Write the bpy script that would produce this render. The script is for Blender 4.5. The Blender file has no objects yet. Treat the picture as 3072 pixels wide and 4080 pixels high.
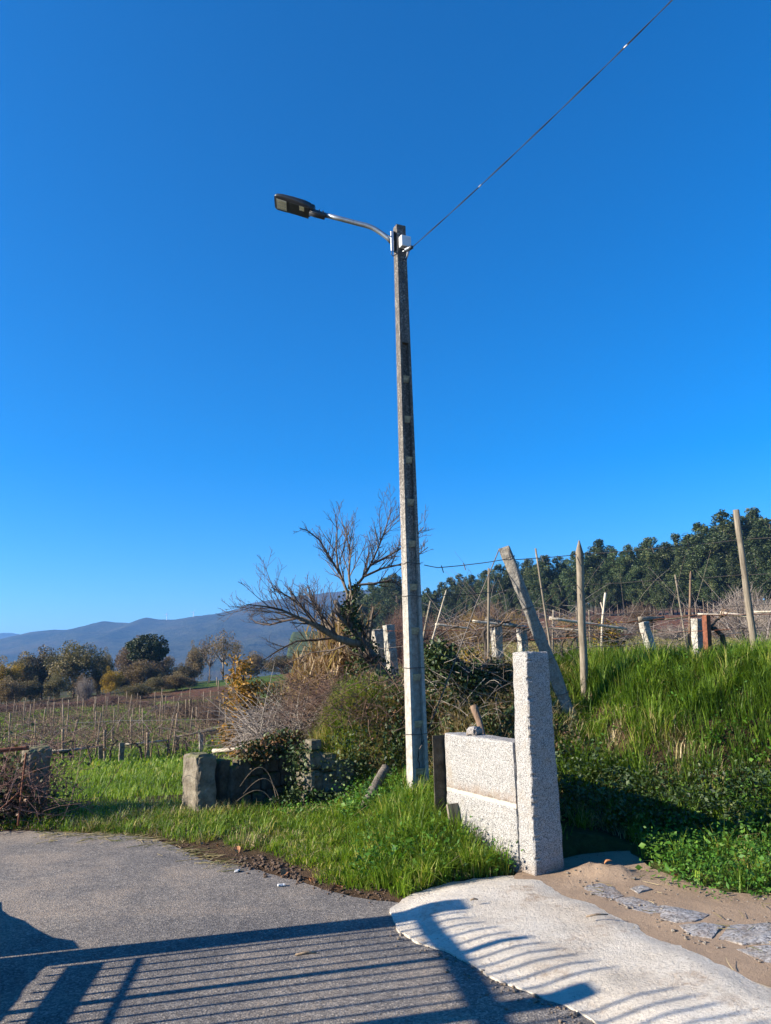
import bpy, bmesh, math, random
import numpy as np
from mathutils import Vector, Matrix, noise as mnoise
from mathutils.geometry import delaunay_2d_cdt

random.seed(7)
rng = np.random.default_rng(11)
scene = bpy.context.scene
COL = scene.collection
rad = math.radians

# ------------------------------------------------------------------ camera, sky, sun, exposure
FPX, CX, CY = 2950.0, 1536.0, 2040.0
PITCH, ROLL, EYE = rad(11.5), rad(1.5), 1.6
ROT = Matrix.Rotation(math.pi / 2 + PITCH, 3, 'X') @ Matrix.Rotation(-ROLL, 3, 'Z')
CAMP = Vector((0.0, 0.0, EYE))
cd = bpy.data.cameras.new('camera')
cam = bpy.data.objects.new('camera', cd)
COL.objects.link(cam)
cd.sensor_fit = 'HORIZONTAL'
cd.sensor_width = 36.0
cd.lens = 36.0 * FPX / 3072.0
cd.clip_start, cd.clip_end = 0.05, 20000
cam.matrix_world = Matrix.Translation(CAMP) @ ROT.to_4x4()
scene.camera = cam

SUN_EL = rad(22.5)
SUN_AZ = Vector((-0.97, -0.245, 0)).normalized()
SUN = Vector((SUN_AZ.x * math.cos(SUN_EL), SUN_AZ.y * math.cos(SUN_EL), math.sin(SUN_EL)))
world = bpy.data.worlds.new('World')
scene.world = world
world.use_nodes = True
wn = world.node_tree
bg = wn.nodes['Background']
sky = wn.nodes.new('ShaderNodeTexSky')
sky.sky_type = 'NISHITA'
sky.sun_disc = False
sky.sun_elevation = SUN_EL
sky.sun_rotation = math.atan2(SUN_AZ.x, SUN_AZ.y)
sky.altitude = 200
sky.air_density = 1.0
sky.dust_density = 0.0
sky.ozone_density = 8.0
hs = wn.nodes.new('ShaderNodeHueSaturation')
hs.inputs['Saturation'].default_value = 1.22
wn.links.new(sky.outputs[0], hs.inputs['Color'])
wn.links.new(hs.outputs[0], bg.inputs['Color'])
bg.inputs['Strength'].default_value = 0.090
sl = bpy.data.lights.new('sun', 'SUN')
sl.energy = 5.0
sl.angle = rad(0.53)
sl.color = (1.0, 0.90, 0.75)
sun = bpy.data.objects.new('sun', sl)
COL.objects.link(sun)
sun.rotation_mode = 'QUATERNION'
sun.rotation_quaternion = (-SUN).to_track_quat('-Z', 'Y')
sun.location = (-20, -6, 12)
scene.view_settings.view_transform = 'Standard'
scene.view_settings.look = 'None'
scene.view_settings.exposure = 1.35
scene.view_settings.gamma = 1.0
scene.render.engine = 'CYCLES'
scene.cycles.use_denoising = True
scene.cycles.max_bounces = 6
scene.cycles.diffuse_bounces = 3
scene.cycles.transparent_max_bounces = 8
scene.cycles.caustics_reflective = False
scene.cycles.caustics_refractive = False

# ------------------------------------------------------------------ pixel <-> place helpers (photograph coordinates)
def ray(u, v):
    return (ROT @ Vector(((u - CX) / FPX, -(v - CY) / FPX, -1.0))).normalized()
def at(u, v, y):
    d = ray(u, v)
    return CAMP + d * (y / d.y)
def onz(u, v, z=0.0):
    d = ray(u, v)
    return CAMP + d * ((z - EYE) / d.z)
def px(u0, y):
    """metres per photograph pixel at distance y"""
    return y / FPX

# ------------------------------------------------------------------ noise on arrays
def _hash(ix, iy, seed):
    h = (ix.astype(np.int64) * 374761393 + iy.astype(np.int64) * 668265263 + seed * 974711) & 0x7fffffffffffffff
    h = ((h ^ (h >> 13)) * 1274126177) & 0x7fffffffffffffff
    h = h ^ (h >> 16)
    return (h & 0xffff).astype(np.float64) / 65535.0
def vnoise(x, y, seed=0):
    x = np.asarray(x, float); y = np.asarray(y, float)
    ix, iy = np.floor(x), np.floor(y)
    fx, fy = x - ix, y - iy
    fx = fx * fx * (3 - 2 * fx); fy = fy * fy * (3 - 2 * fy)
    a = _hash(ix, iy, seed); b = _hash(ix + 1, iy, seed)
    c = _hash(ix, iy + 1, seed); d = _hash(ix + 1, iy + 1, seed)
    return (a * (1 - fx) + b * fx) * (1 - fy) + (c * (1 - fx) + d * fx) * fy
def fbm(x, y, seed=0, oct=4):
    s, a, t = 0, 0.5, 0
    for o in range(oct):
        s = s + a * vnoise(x * 2 ** o, y * 2 ** o, seed + o * 17); t += a; a *= 0.5
    return s / t * 2 - 1
def sstep(a, b, x):
    t = np.clip((x - a) / (b - a), 0, 1)
    return t * t * (3 - 2 * t)

# ------------------------------------------------------------------ mesh helpers
def tag(o, label=None, cat=None, group=None, kind=None):
    if label: o['label'] = label
    if cat: o['category'] = cat
    if group: o['group'] = group
    if kind: o['kind'] = kind
    return o
def link(o, parent=None):
    COL.objects.link(o)
    if parent is not None: o.parent = parent
    return o
def empty(name, loc=(0, 0, 0), rz=0.0):
    o = bpy.data.objects.new(name, None)
    o.location = loc; o.rotation_euler = (0, 0, rz); o.empty_display_size = 0.1
    return link(o)
def obj(name, me, parent=None, mat=None):
    if mat is not None:
        me.materials.clear(); me.materials.append(mat)
    return link(bpy.data.objects.new(name, me), parent)
def np_mesh(name, V, Fc, attrs=None, smooth=False):
    V = np.asarray(V, np.float32); Fc = np.asarray(Fc, np.int32)
    me = bpy.data.meshes.new(name)
    k = Fc.shape[1]
    me.vertices.add(len(V)); me.vertices.foreach_set('co', V.ravel())
    me.loops.add(Fc.size); me.loops.foreach_set('vertex_index', Fc.ravel())
    me.polygons.add(len(Fc))
    me.polygons.foreach_set('loop_start', np.arange(0, Fc.size, k, dtype=np.int32))
    me.polygons.foreach_set('loop_total', np.full(len(Fc), k, np.int32))
    if smooth: me.polygons.foreach_set('use_smooth', np.ones(len(Fc), bool))
    for an, av in (attrs or {}).items():
        av = np.asarray(av, np.float32)
        if av.ndim == 1:
            a = me.attributes.new(an, 'FLOAT', 'POINT'); a.data.foreach_set('value', av)
        else:
            a = me.attributes.new(an, 'FLOAT_COLOR', 'POINT')
            a.data.foreach_set('color', np.c_[av, np.ones(len(av))].astype(np.float32).ravel())
    me.update(calc_edges=True)
    me.validate()
    return me

class MB:
    """collects pieces of ONE mesh"""
    def __init__(self): self.v, self.f, self.sm = [], [], []
    def add(self, vs, fs, smooth=False):
        b = len(self.v)
        self.v.extend(Vector(p) for p in vs)
        self.f.extend(tuple(i + b for i in f) for f in fs)
        self.sm.extend([smooth] * len(fs))
        return self
    def hexa(self, c8):
        return self.add(c8, [(3, 2, 1, 0), (4, 5, 6, 7), (0, 1, 5, 4), (1, 2, 6, 5), (2, 3, 7, 6), (3, 0, 4, 7)])
    def box(self, x0, x1, y0, y1, z0, z1):
        return self.hexa([(x0, y0, z0), (x1, y0, z0), (x1, y1, z0), (x0, y1, z0), (x0, y0, z1), (x1, y0, z1), (x1, y1, z1), (x0, y1, z1)])
    def tube(self, pts, r, n=8, cap=True, wob=0.0):
        pts = [Vector(p) for p in pts]
        rs = r if isinstance(r, (list, tuple)) else [r] * len(pts)
        vs, fs = [], []
        up = Vector((0.13, 0.97, 0.21))
        for i, p in enumerate(pts):
            t = (pts[min(i + 1, len(pts) - 1)] - pts[max(i - 1, 0)])
            t = t.normalized() if t.length > 1e-9 else Vector((0, 0, 1))
            a = t.cross(up)
            if a.length < 1e-3: a = t.cross(Vector((1, 0, 0)))
            a.normalize(); b = t.cross(a); up = a.cross(t) if False else up
            for k in range(n):
                th = 2 * math.pi * k / n
                rr = rs[i] * (1 + wob * (random.random() - 0.5))
                vs.append(p + (a * math.cos(th) + b * math.sin(th)) * rr)
        for i in range(len(pts) - 1):
            for k in range(n):
                k2 = (k + 1) % n
                fs.append((i * n + k, i * n + k2, (i + 1) * n + k2, (i + 1) * n + k))
        if cap:
            fs.append(tuple(range(n - 1, -1, -1))); fs.append(tuple((len(pts) - 1) * n + k for k in range(n)))
        return self.add(vs, fs, n > 5)
    def mesh(self, name):
        me = bpy.data.meshes.new(name)
        me.from_pydata([tuple(p) for p in self.v], [], self.f)
        me.polygons.foreach_set('use_smooth', self.sm)
        me.update(); return me
    def build(self, name, mat, parent=None, bevel=0.0):
        me = self.mesh(name)
        if bevel:
            bm = bmesh.new(); bm.from_mesh(me)
            bmesh.ops.recalc_face_normals(bm, faces=bm.faces)
            bmesh.ops.bevel(bm, geom=bm.edges[:], offset=bevel, segments=1, affect='EDGES')
            bm.to_mesh(me); bm.free()
        return obj(name, me, parent, mat)

def rough_block(sx, sy, sz, cell=0.05, amp=0.01, seed=0, freq=6.0, dents=None, edge=0.0):
    """a stone block, origin at the middle of its base, faces broken by noise"""
    nx, ny, nz = (max(2, int(round(s / cell))) for s in (sx, sy, sz))
    idx, V, Fc = {}, [], []
    def vid(i, j, k):
        key = (i, j, k)
        if key not in idx:
            idx[key] = len(V)
            p = Vector(((i / nx - 0.5) * sx, (j / ny - 0.5) * sy, k / nz * sz))
            V.append(p)
        return idx[key]
    def quad(a, b, c, d): Fc.append((a, b, c, d))
    for i in range(nx):
        for j in range(ny):
            quad(vid(i, j, 0), vid(i, j + 1, 0), vid(i + 1, j + 1, 0), vid(i + 1, j, 0))
            quad(vid(i, j, nz), vid(i + 1, j, nz), vid(i + 1, j + 1, nz), vid(i, j + 1, nz))
    for i in range(nx):
        for k in range(nz):
            quad(vid(i, 0, k), vid(i + 1, 0, k), vid(i + 1, 0, k + 1), vid(i, 0, k + 1))
            quad(vid(i, ny, k), vid(i, ny, k + 1), vid(i + 1, ny, k + 1), vid(i + 1, ny, k))
    for j in range(ny):
        for k in range(nz):
            quad(vid(0, j, k), vid(0, j, k + 1), vid(0, j + 1, k + 1), vid(0, j + 1, k))
            quad(vid(nx, j, k), vid(nx, j + 1, k), vid(nx, j + 1, k + 1), vid(nx, j, k + 1))
    off = Vector((seed * 3.7, seed * 1.3, seed * 7.9))
    for (i, j, k), n in idx.items():
        p = V[n]
        nv = mnoise.noise_vector(p * freq + off) * amp + mnoise.noise_vector(p * freq * 3.1 + off) * amp * 0.45
        ex = (i in (0, nx)) + (j in (0, ny)) + (k in (0, nz))
        if ex >= 2 and edge:
            c = Vector((p.x * 0.0, p.y * 0.0, sz / 2))
            d = Vector((-math.copysign(1, p.x) if i in (0, nx) else 0, -math.copysign(1, p.y) if j in (0, ny) else 0, (1 if k == 0 else -1) if k in (0, nz) else 0))
            nv = nv + d * edge * (0.4 + 1.2 * abs(mnoise.noise(p * 9 + off)))
        if dents: nv = nv + dents(p)
        V[n] = p + nv
    me = bpy.data.meshes.new('block')
    me.from_pydata([tuple(p) for p in V], [], Fc)
    me.update()
    return me

def copy_tree(o, parent=None):
    c = o.copy(); COL.objects.link(c); c.parent = parent
    for ch in list(o.children):
        copy_tree(ch, c)
    return c

# ------------------------------------------------------------------ materials
def nmat(name):
    m = bpy.data.materials.new(name); m.use_nodes = True
    nt = m.node_tree; nt.nodes.clear()
    out = nt.nodes.new('ShaderNodeOutputMaterial')
    return m, nt, out
def nd(nt, typ, ins=None, **props):
    n = nt.nodes.new(typ)
    for k, v in props.items(): setattr(n, k, v)
    for k, v in (ins or {}).items():
        if hasattr(v, 'is_output'): nt.links.new(v, n.inputs[k])
        else: n.inputs[k].default_value = v
    return n
def c4(c): return (c[0], c[1], c[2], 1.0)
def ramp(nt, fac, stops, interp='LINEAR'):
    r = nt.nodes.new('ShaderNodeValToRGB')
    r.color_ramp.interpolation = interp
    el = r.color_ramp.elements
    while len(el) < len(stops): el.new(0.5)
    for e, (p, c) in zip(el, stops):
        e.position = p; e.color = c4(c) if len(c) == 3 else c
    nt.links.new(fac, r.inputs['Fac'])
    return r.outputs['Color']
def mixc(nt, fac, a, b, mode='MIX'):
    n = nt.nodes.new('ShaderNodeMix'); n.data_type = 'RGBA'; n.blend_type = mode
    for s, v in ((n.inputs[0], fac), (n.inputs[6], a), (n.inputs[7], b)):
        if hasattr(v, 'is_output'): nt.links.new(v, s)
        else: s.default_value = v if isinstance(v, (int, float)) else c4(v)
    return n.outputs[2]
def coord(nt, kind='Object', scale=(1, 1, 1)):
    tc = nt.nodes.new('ShaderNodeTexCoord')
    mp = nt.nodes.new('ShaderNodeMapping'); mp.inputs['Scale'].default_value = scale
    nt.links.new(tc.outputs[kind], mp.inputs['Vector'])
    return mp.outputs[0]
def world_pos(nt, scale=(1, 1, 1)):
    g = nt.nodes.new('ShaderNodeNewGeometry')
    mp = nt.nodes.new('ShaderNodeMapping'); mp.inputs['Scale'].default_value = scale
    nt.links.new(g.outputs['Position'], mp.inputs['Vector'])
    return mp.outputs[0]
def noi(nt, vec, scale, detail=4, rough=0.55):
    return nd(nt, 'ShaderNodeTexNoise', {'Vector': vec, 'Scale': scale, 'Detail': detail, 'Roughness': rough}).outputs['Fac']
def voro(nt, vec, scale, out='Distance', feature='F1'):
    return nd(nt, 'ShaderNodeTexVoronoi', {'Vector': vec, 'Scale': scale}, feature=feature).outputs[out]
def bumpn(nt, h, strength=0.5, dist=0.01, prev=None):
    ins = {'Height': h, 'Strength': strength, 'Distance': dist}
    if prev is not None: ins['Normal'] = prev
    return nd(nt, 'ShaderNodeBump', ins).outputs[0]
def finish(nt, out, col, rough=0.8, normal=None, metal=0.0, spec=0.5):
    ins = {'Base Color': col if hasattr(col, 'is_output') else c4(col), 'Roughness': rough, 'Metallic': metal, 'Specular IOR Level': spec}
    if normal is not None: ins['Normal'] = normal
    b = nd(nt, 'ShaderNodeBsdfPrincipled', ins)
    nt.links.new(b.outputs[0], out.inputs[0]); return b

def m_plain(name, col, rough=0.6, metal=0.0, var=0.25, scale=12, bump=0.2):
    m, nt, out = nmat(name)
    v = coord(nt)
    n = noi(nt, v, scale, 5)
    c = ramp(nt, n, [(0.3, tuple(x * (1 - var) for x in col)), (0.7, tuple(min(1, x * (1 + var)) for x in col))])
    finish(nt, out, c, rough, bumpn(nt, noi(nt, v, scale * 6, 3), bump, 0.004), metal)
    return m

def m_asphalt():
    m, nt, out = nmat('asphalt')
    p = world_pos(nt)
    big = noi(nt, p, 0.45, 5, 0.6)
    mid = noi(nt, p, 2.1, 7, 0.75)
    cell = nd(nt, 'ShaderNodeTexVoronoi', {'Vector': p, 'Scale': 100})
    cv = nd(nt, 'ShaderNodeSeparateColor', {0: cell.outputs['Color']}).outputs[0]
    g2 = noi(nt, p, 230, 3, 0.7)
    base = ramp(nt, cv, [(0.0, (0.066, 0.061, 0.056)), (0.4, (0.15, 0.138, 0.127)), (0.75, (0.225, 0.206, 0.186)), (1.0, (0.40, 0.355, 0.305))])
    base = mixc(nt, 0.35, base, ramp(nt, g2, [(0.32, (0.035, 0.035, 0.037)), (0.68, (0.235, 0.22, 0.205))]))
    base = mixc(nt, 1.0, base, ramp(nt, big, [(0.35, (0.72, 0.73, 0.76)), (0.65, (1.22, 1.18, 1.12))]), 'MULTIPLY')
    base = mixc(nt, 1.0, base, ramp(nt, noi(nt, p, 7.0, 5, 0.7), [(0.3, (0.80, 0.80, 0.82)), (0.7, (1.18, 1.16, 1.12))]), 'MULTIPLY')
    # sandy dust worn into the surface in patches
    dm = nd(nt, 'ShaderNodeMath', {0: mid, 1: big}, operation='MULTIPLY').outputs[0]
    dust = ramp(nt, dm, [(0.245, (0, 0, 0)), (0.34, (1, 1, 1))])
    fine = ramp(nt, noi(nt, p, 60, 4, 0.75), [(0.44, (0, 0, 0)), (0.58, (1, 1, 1))])
    dust = mixc(nt, 1.0, dust, fine, 'MULTIPLY')
    d2 = nd(nt, 'ShaderNodeMath', {0: dust, 1: 0.7}, operation='MULTIPLY').outputs[0]
    base = mixc(nt, d2, base, (0.36, 0.28, 0.205))
    nrm = bumpn(nt, mid, 0.12, 0.03)
    nrm = bumpn(nt, cell.outputs['Distance'], 0.55, 0.005, nrm)
    nrm = bumpn(nt, g2, 0.35, 0.003, nrm)
    finish(nt, out, base, 0.93, nrm, 0, 0.15)
    return m
def m_concrete_ramp():
    m, nt, out = nmat('ramp_concrete')
    p = world_pos(nt)
    a = noi(nt, p, 1.5, 7, 0.7); b = noi(nt, p, 55, 5, 0.75)
    base = ramp(nt, a, [(0.3, (0.52, 0.445, 0.355)), (0.48, (0.66, 0.59, 0.49)), (0.7, (0.76, 0.70, 0.605))])
    base = mixc(nt, ramp(nt, b, [(0.36, (0.55, 0.55, 0.55)), (0.50, (0, 0, 0))]), base, (0.34, 0.28, 0.21))
    dirt = ramp(nt, noi(nt, p, 2.7, 8, 0.8), [(0.54, (0, 0, 0)), (0.68, (0.75, 0.75, 0.75))])
    base = mixc(nt, dirt, base, (0.30, 0.20, 0.13))
    tr = ramp(nt, noi(nt, world_pos(nt, (0.5, 2.2, 1)), 1.6, 6, 0.7), [(0.50, (0, 0, 0)), (0.68, (0.5, 0.5, 0.5))])
    base = mixc(nt, tr, base, (0.36, 0.33, 0.29))
    spk = ramp(nt, noi(nt, p, 26, 4, 0.8), [(0.62, (0, 0, 0)), (0.68, (0.7, 0.7, 0.7))])
    base = mixc(nt, spk, base, (0.22, 0.16, 0.11))
    w = noi(nt, world_pos(nt, (8.0, 1.3, 1)), 8, 5, 0.65)
    nrm = bumpn(nt, w, 0.30, 0.012)
    nrm = bumpn(nt, noi(nt, p, 22, 5, 0.7), 0.7, 0.02, nrm)
    nrm = bumpn(nt, b, 1.0, 0.014, nrm)
    nrm = bumpn(nt, noi(nt, p, 140, 3, 0.7), 0.6, 0.005, nrm)
    finish(nt, out, base, 0.95, nrm, 0, 0.1)
    return m
def m_sand():
    m, nt, out = nmat('sand')
    p = world_pos(nt)
    a = noi(nt, p, 2.2, 5); b = noi(nt, p, 160, 3, 0.7)
    base = ramp(nt, a, [(0.3, (0.22, 0.145, 0.09)), (0.7, (0.38, 0.27, 0.18))])
    base = mixc(nt, 0.5, base, ramp(nt, b, [(0.35, (0.15, 0.10, 0.065)), (0.65, (0.47, 0.36, 0.26))]))
    nrm = bumpn(nt, b, 0.9, 0.007)
    nrm = bumpn(nt, noi(nt, p, 7, 7, 0.75), 0.5, 0.03, nrm)
    finish(nt, out, base, 0.95, nrm, 0, 0.15)
    return m
def m_granite(name, lo=0.42, mid=0.62, hi=0.78, scale=1.0, stain=0.0, warm=(1, 0.98, 0.95), dark=0.16):
    m, nt, out = nmat(name)
    v = coord(nt)
    s = noi(nt, v, 75 * scale, 3, 0.6); s2 = voro(nt, v, 120 * scale, 'Color')
    sv = nd(nt, 'ShaderNodeSeparateColor', {0: s2}).outputs[0]
    f = nd(nt, 'ShaderNodeMath', {0: s, 1: 0.6}, operation='MULTIPLY').outputs[0]
    f = nd(nt, 'ShaderNodeMath', {0: sv, 1: 0.4, 2: f}, operation='MULTIPLY_ADD').outputs[0]
    w = lambda k: (k * warm[0], k * warm[1], k * warm[2])
    c = ramp(nt, f, [(0.29, w(dark)), (0.38, w(lo)), (0.50, w(mid)), (0.66, w(hi))])
    if stain:
        st = ramp(nt, noi(nt, v, 3.5, 6, 0.7), [(0.48, (0, 0, 0)), (0.66, (stain,) * 3)])
        c = mixc(nt, st, c, (0.12, 0.10, 0.075))
    zl = nd(nt, 'ShaderNodeSeparateXYZ', {0: v}).outputs[2]
    ft = nd(nt, 'ShaderNodeMath', {0: nd(nt, 'ShaderNodeMapRange', {0: zl, 1: -0.02, 2: 0.16, 3: 0.65, 4: 0.0}).outputs[0], 1: noi(nt, v, 12, 5, 0.7)}, operation='MULTIPLY').outputs[0]
    c = mixc(nt, ramp(nt, ft, [(0.12, (0, 0, 0)), (0.36, (0.75, 0.75, 0.75))]), c, (0.20, 0.125, 0.075))
    c = mixc(nt, ramp(nt, noi(nt, v, 4, 6, 0.75), [(0.50, (0, 0, 0)), (0.68, (0.5, 0.5, 0.5))]), c, (0.27, 0.22, 0.16))
    nrm = bumpn(nt, noi(nt, v, 60, 5, 0.7), 0.7, 0.012)
    nrm = bumpn(nt, noi(nt, v, 14, 4), 0.5, 0.03, nrm)
    finish(nt, out, c, 0.9, nrm, 0, 0.25)
    return m
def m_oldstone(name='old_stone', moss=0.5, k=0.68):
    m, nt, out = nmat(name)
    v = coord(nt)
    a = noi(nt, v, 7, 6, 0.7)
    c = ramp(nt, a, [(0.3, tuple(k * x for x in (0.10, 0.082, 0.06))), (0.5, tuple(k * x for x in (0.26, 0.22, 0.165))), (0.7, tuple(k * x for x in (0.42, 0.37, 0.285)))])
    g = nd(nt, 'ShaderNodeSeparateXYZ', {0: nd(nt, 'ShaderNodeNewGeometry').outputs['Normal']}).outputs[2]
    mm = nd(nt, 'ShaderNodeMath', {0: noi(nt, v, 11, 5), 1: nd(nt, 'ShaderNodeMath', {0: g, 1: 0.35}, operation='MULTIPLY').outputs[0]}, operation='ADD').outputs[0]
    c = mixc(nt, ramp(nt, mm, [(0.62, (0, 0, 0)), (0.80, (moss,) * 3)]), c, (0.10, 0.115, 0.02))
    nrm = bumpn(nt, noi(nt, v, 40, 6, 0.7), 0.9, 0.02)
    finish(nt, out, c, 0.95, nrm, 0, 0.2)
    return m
def m_pole():
    m, nt, out = nmat('pole_concrete')
    v = coord(nt); vs = coord(nt, 'Object', (1, 1, 0.12))
    a = noi(nt, v, 18, 6, 0.75); st = noi(nt, vs, 30, 4, 0.6)
    c = ramp(nt, a, [(0.3, (0.20, 0.185, 0.16)), (0.55, (0.36, 0.33, 0.29)), (0.75, (0.50, 0.465, 0.41))])
    # lichen and soot, thicker towards the weathered top
    z = nd(nt, 'ShaderNodeSeparateXYZ', {0: coord(nt)}).outputs[2]
    zz = nd(nt, 'ShaderNodeMapRange', {0: z, 1: 0.6, 2: 4.0, 3: -0.16, 4: 0.10}).outputs[0]
    lf = nd(nt, 'ShaderNodeMath', {0: noi(nt, v, 55, 5, 0.8), 1: zz}, operation='ADD').outputs[0]
    c = mixc(nt, ramp(nt, lf, [(0.50, (0, 0, 0)), (0.60, (0.85, 0.85, 0.85))]), c, (0.045, 0.042, 0.04))
    s2 = nd(nt, 'ShaderNodeMath', {0: st, 1: zz}, operation='ADD').outputs[0]
    c = mixc(nt, ramp(nt, s2, [(0.50, (0, 0, 0)), (0.68, (0.65, 0.65, 0.65))]), c, (0.08, 0.07, 0.065))
    nrm = bumpn(nt, noi(nt, v, 90, 5, 0.7), 0.5, 0.008)
    finish(nt, out, c, 0.92, nrm, 0, 0.2)
    return m
def m_wood(name, a, b, scale=1.0):
    m, nt, out = nmat(name)
    v = coord(nt, 'Object', (30 * scale, 30 * scale, 2.2 * scale))
    n = noi(nt, v, 1.6, 6, 0.7)
    c = ramp(nt, n, [(0.32, a), (0.62, b)])
    bl = noi(nt, coord(nt), 5, 4)
    c = mixc(nt, ramp(nt, bl, [(0.5, (0, 0, 0)), (0.75, (0.5, 0.5, 0.5))]), c, tuple(x * 0.45 for x in a))
    finish(nt, out, c, 0.9, bumpn(nt, n, 0.8, 0.01), 0, 0.2)
    return m
def m_leaf(name, stops, trans=0.3, rough=0.55, attr='rnd', obvar=0.0):
    m, nt, out = nmat(name)
    f = nd(nt, 'ShaderNodeAttribute', attribute_name=attr).outputs['Fac']
    c = ramp(nt, f, stops)
    if obvar:
        oi = nd(nt, 'ShaderNodeObjectInfo').outputs['Random']
        k = nd(nt, 'ShaderNodeMapRange', {0: oi, 1: 0.0, 2: 1.0, 3: 1 - obvar, 4: 1 + obvar}).outputs[0]
        h = nd(nt, 'ShaderNodeMapRange', {0: oi, 1: 0.0, 2: 1.0, 3: 0.5 - 0.012, 4: 0.5 + 0.012}).outputs[0]
        c = nd(nt, 'ShaderNodeHueSaturation', {'Hue': h, 'Value': k, 'Color': c}).outputs[0]
    b = nd(nt, 'ShaderNodeBsdfPrincipled', {'Base Color': c, 'Roughness': rough, 'Specular IOR Level': 0.3})
    if trans:
        t = nd(nt, 'ShaderNodeBsdfTranslucent', {'Color': mixc(nt, 1.0, c, (1.25, 1.25, 0.6), 'MULTIPLY')})
        mx = nd(nt, 'ShaderNodeMixShader', {0: trans, 1: b.outputs[0], 2: t.outputs[0]})
        nt.links.new(mx.outputs[0], out.inputs[0])
    else:
        nt.links.new(b.outputs[0], out.inputs[0])
    return m
def m_ground():
    m, nt, out = nmat('ground_soil')
    p = world_pos(nt)
    col = nd(nt, 'ShaderNodeAttribute', attribute_name='tint').outputs['Color']
    a = noi(nt, p, 1.1, 6, 0.7); b = noi(nt, p, 22, 5, 0.75)
    k = ramp(nt, a, [(0.3, (0.65, 0.65, 0.65)), (0.7, (1.35, 1.3, 1.2))])
    k2 = ramp(nt, b, [(0.3, (0.6, 0.6, 0.6)), (0.7, (1.4, 1.35, 1.3))])
    c = mixc(nt, 1.0, mixc(nt, 1.0, col, k, 'MULTIPLY'), k2, 'MULTIPLY')
    nrm = bumpn(nt, b, 0.9, 0.05)
    finish(nt, out, c, 0.95, nrm, 0, 0.1)
    return m
M = {}
M['asphalt'] = m_asphalt(); M['ramp'] = m_concrete_ramp(); M['sand'] = m_sand(); M['ground'] = m_ground()
M['granite'] = m_granite('granite', 0.17, 0.30, 0.40, 1.8, 0.0, (1, 0.965, 0.92), 0.06)
M['granite_old'] = m_granite('granite_weathered', 0.26, 0.38, 0.47, 0.8, 0.85, (1, 0.94, 0.82))
M['mortar'] = m_plain('mortar', (0.40, 0.36, 0.30), 0.95, 0, 0.12, 30)
M['oldstone'] = m_oldstone(); M['pole'] = m_pole(); M['rib'] = m_plain('lichened_concrete', (0.34, 0.30, 0.21), 0.95, 0, 0.4, 40, 0.5); M['shadestone'] = m_oldstone('shade_darkened_stone', 0.7, 0.3)  # last one: darker, mossier copy of the old stone, shade put into its colour
M['steel'] = m_plain('galvanised_steel', (0.36, 0.38, 0.40), 0.42, 0.85, 0.15, 25, 0.05)
M['black'] = m_plain('dark_paint', (0.030, 0.032, 0.036), 0.45, 0.0, 0.2, 15, 0.05)
M['anthracite'] = m_plain('anthracite_paint', (0.032, 0.034, 0.039), 0.4, 0.2, 0.12, 15, 0.03)
M['lens'] = m_plain('lamp_lens', (0.50, 0.50, 0.44), 0.2, 0.0, 0.06, 30, 0.0)
M['sticker'] = m_plain('pale_sticker', (0.62, 0.56, 0.36), 0.5, 0.0, 0.3, 60, 0.0)
M['whitebox'] = m_plain('white_plastic', (0.62, 0.63, 0.64), 0.45, 0, 0.06, 10, 0.02)
M['cable'] = m_plain('cable_sheath', (0.025, 0.026, 0.03), 0.5, 0, 0.2, 40, 0.1)
M['white_tie'] = m_plain('white_tie', (0.7, 0.7, 0.68), 0.5, 0, 0.1, 40, 0.1)
M['wire'] = m_plain('old_wire', (0.10, 0.085, 0.075), 0.7, 0.4, 0.3, 40, 0.2)
M['rust'] = m_plain('rust', (0.16, 0.055, 0.028), 0.9, 0.1, 0.5, 22, 0.5)
M['wood_grey'] = m_wood('weathered_wood', (0.095, 0.078, 0.058), (0.27, 0.23, 0.175))
M['wood_pale'] = m_wood('bleached_wood', (0.32, 0.26, 0.19), (0.60, 0.53, 0.42))
M['wood_brown'] = m_wood('brown_wood', (0.10, 0.065, 0.045), (0.24, 0.165, 0.115))
M['wood_stake'] = m_wood('stake_wood', (0.15, 0.105, 0.07), (0.33, 0.25, 0.17))
M['bark'] = m_wood('bark', (0.075, 0.06, 0.048), (0.21, 0.18, 0.145))
M['bark_dark'] = m_wood('vine_bark', (0.03, 0.024, 0.02), (0.095, 0.075, 0.06))
M['post_conc'] = m_granite('post_concrete', 0.15, 0.20, 0.26, 0.6, 0.6, (1, 0.92, 0.80))
# ------------------------------------------------------------------ plan of the place
def in_poly(x, y, poly):
    x = np.asarray(x, float); y = np.asarray(y, float)
    inside = np.zeros(x.shape, bool)
    n = len(poly)
    for i in range(n):
        x0, y0 = poly[i]; x1, y1 = poly[(i + 1) % n]
        if y0 == y1: continue
        c = ((y0 > y) != (y1 > y)) & (x < (x1 - x0) * (y - y0) / (y1 - y0) + x0)
        inside ^= c
    return inside
def dist_line(x, y, line):
    x = np.asarray(x, float); y = np.asarray(y, float)
    best = np.full(x.shape, 1e9)
    for (x0, y0), (x1, y1) in zip(line[:-1], line[1:]):
        dx, dy = x1 - x0, y1 - y0
        t = np.clip(((x - x0) * dx + (y - y0) * dy) / (dx * dx + dy * dy), 0, 1)
        best = np.minimum(best, np.hypot(x - x0 - t * dx, y - y0 - t * dy))
    return best
def xy(u, v, z=0.0):
    p = onz(u, v, z); return (p.x, p.y)

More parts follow.
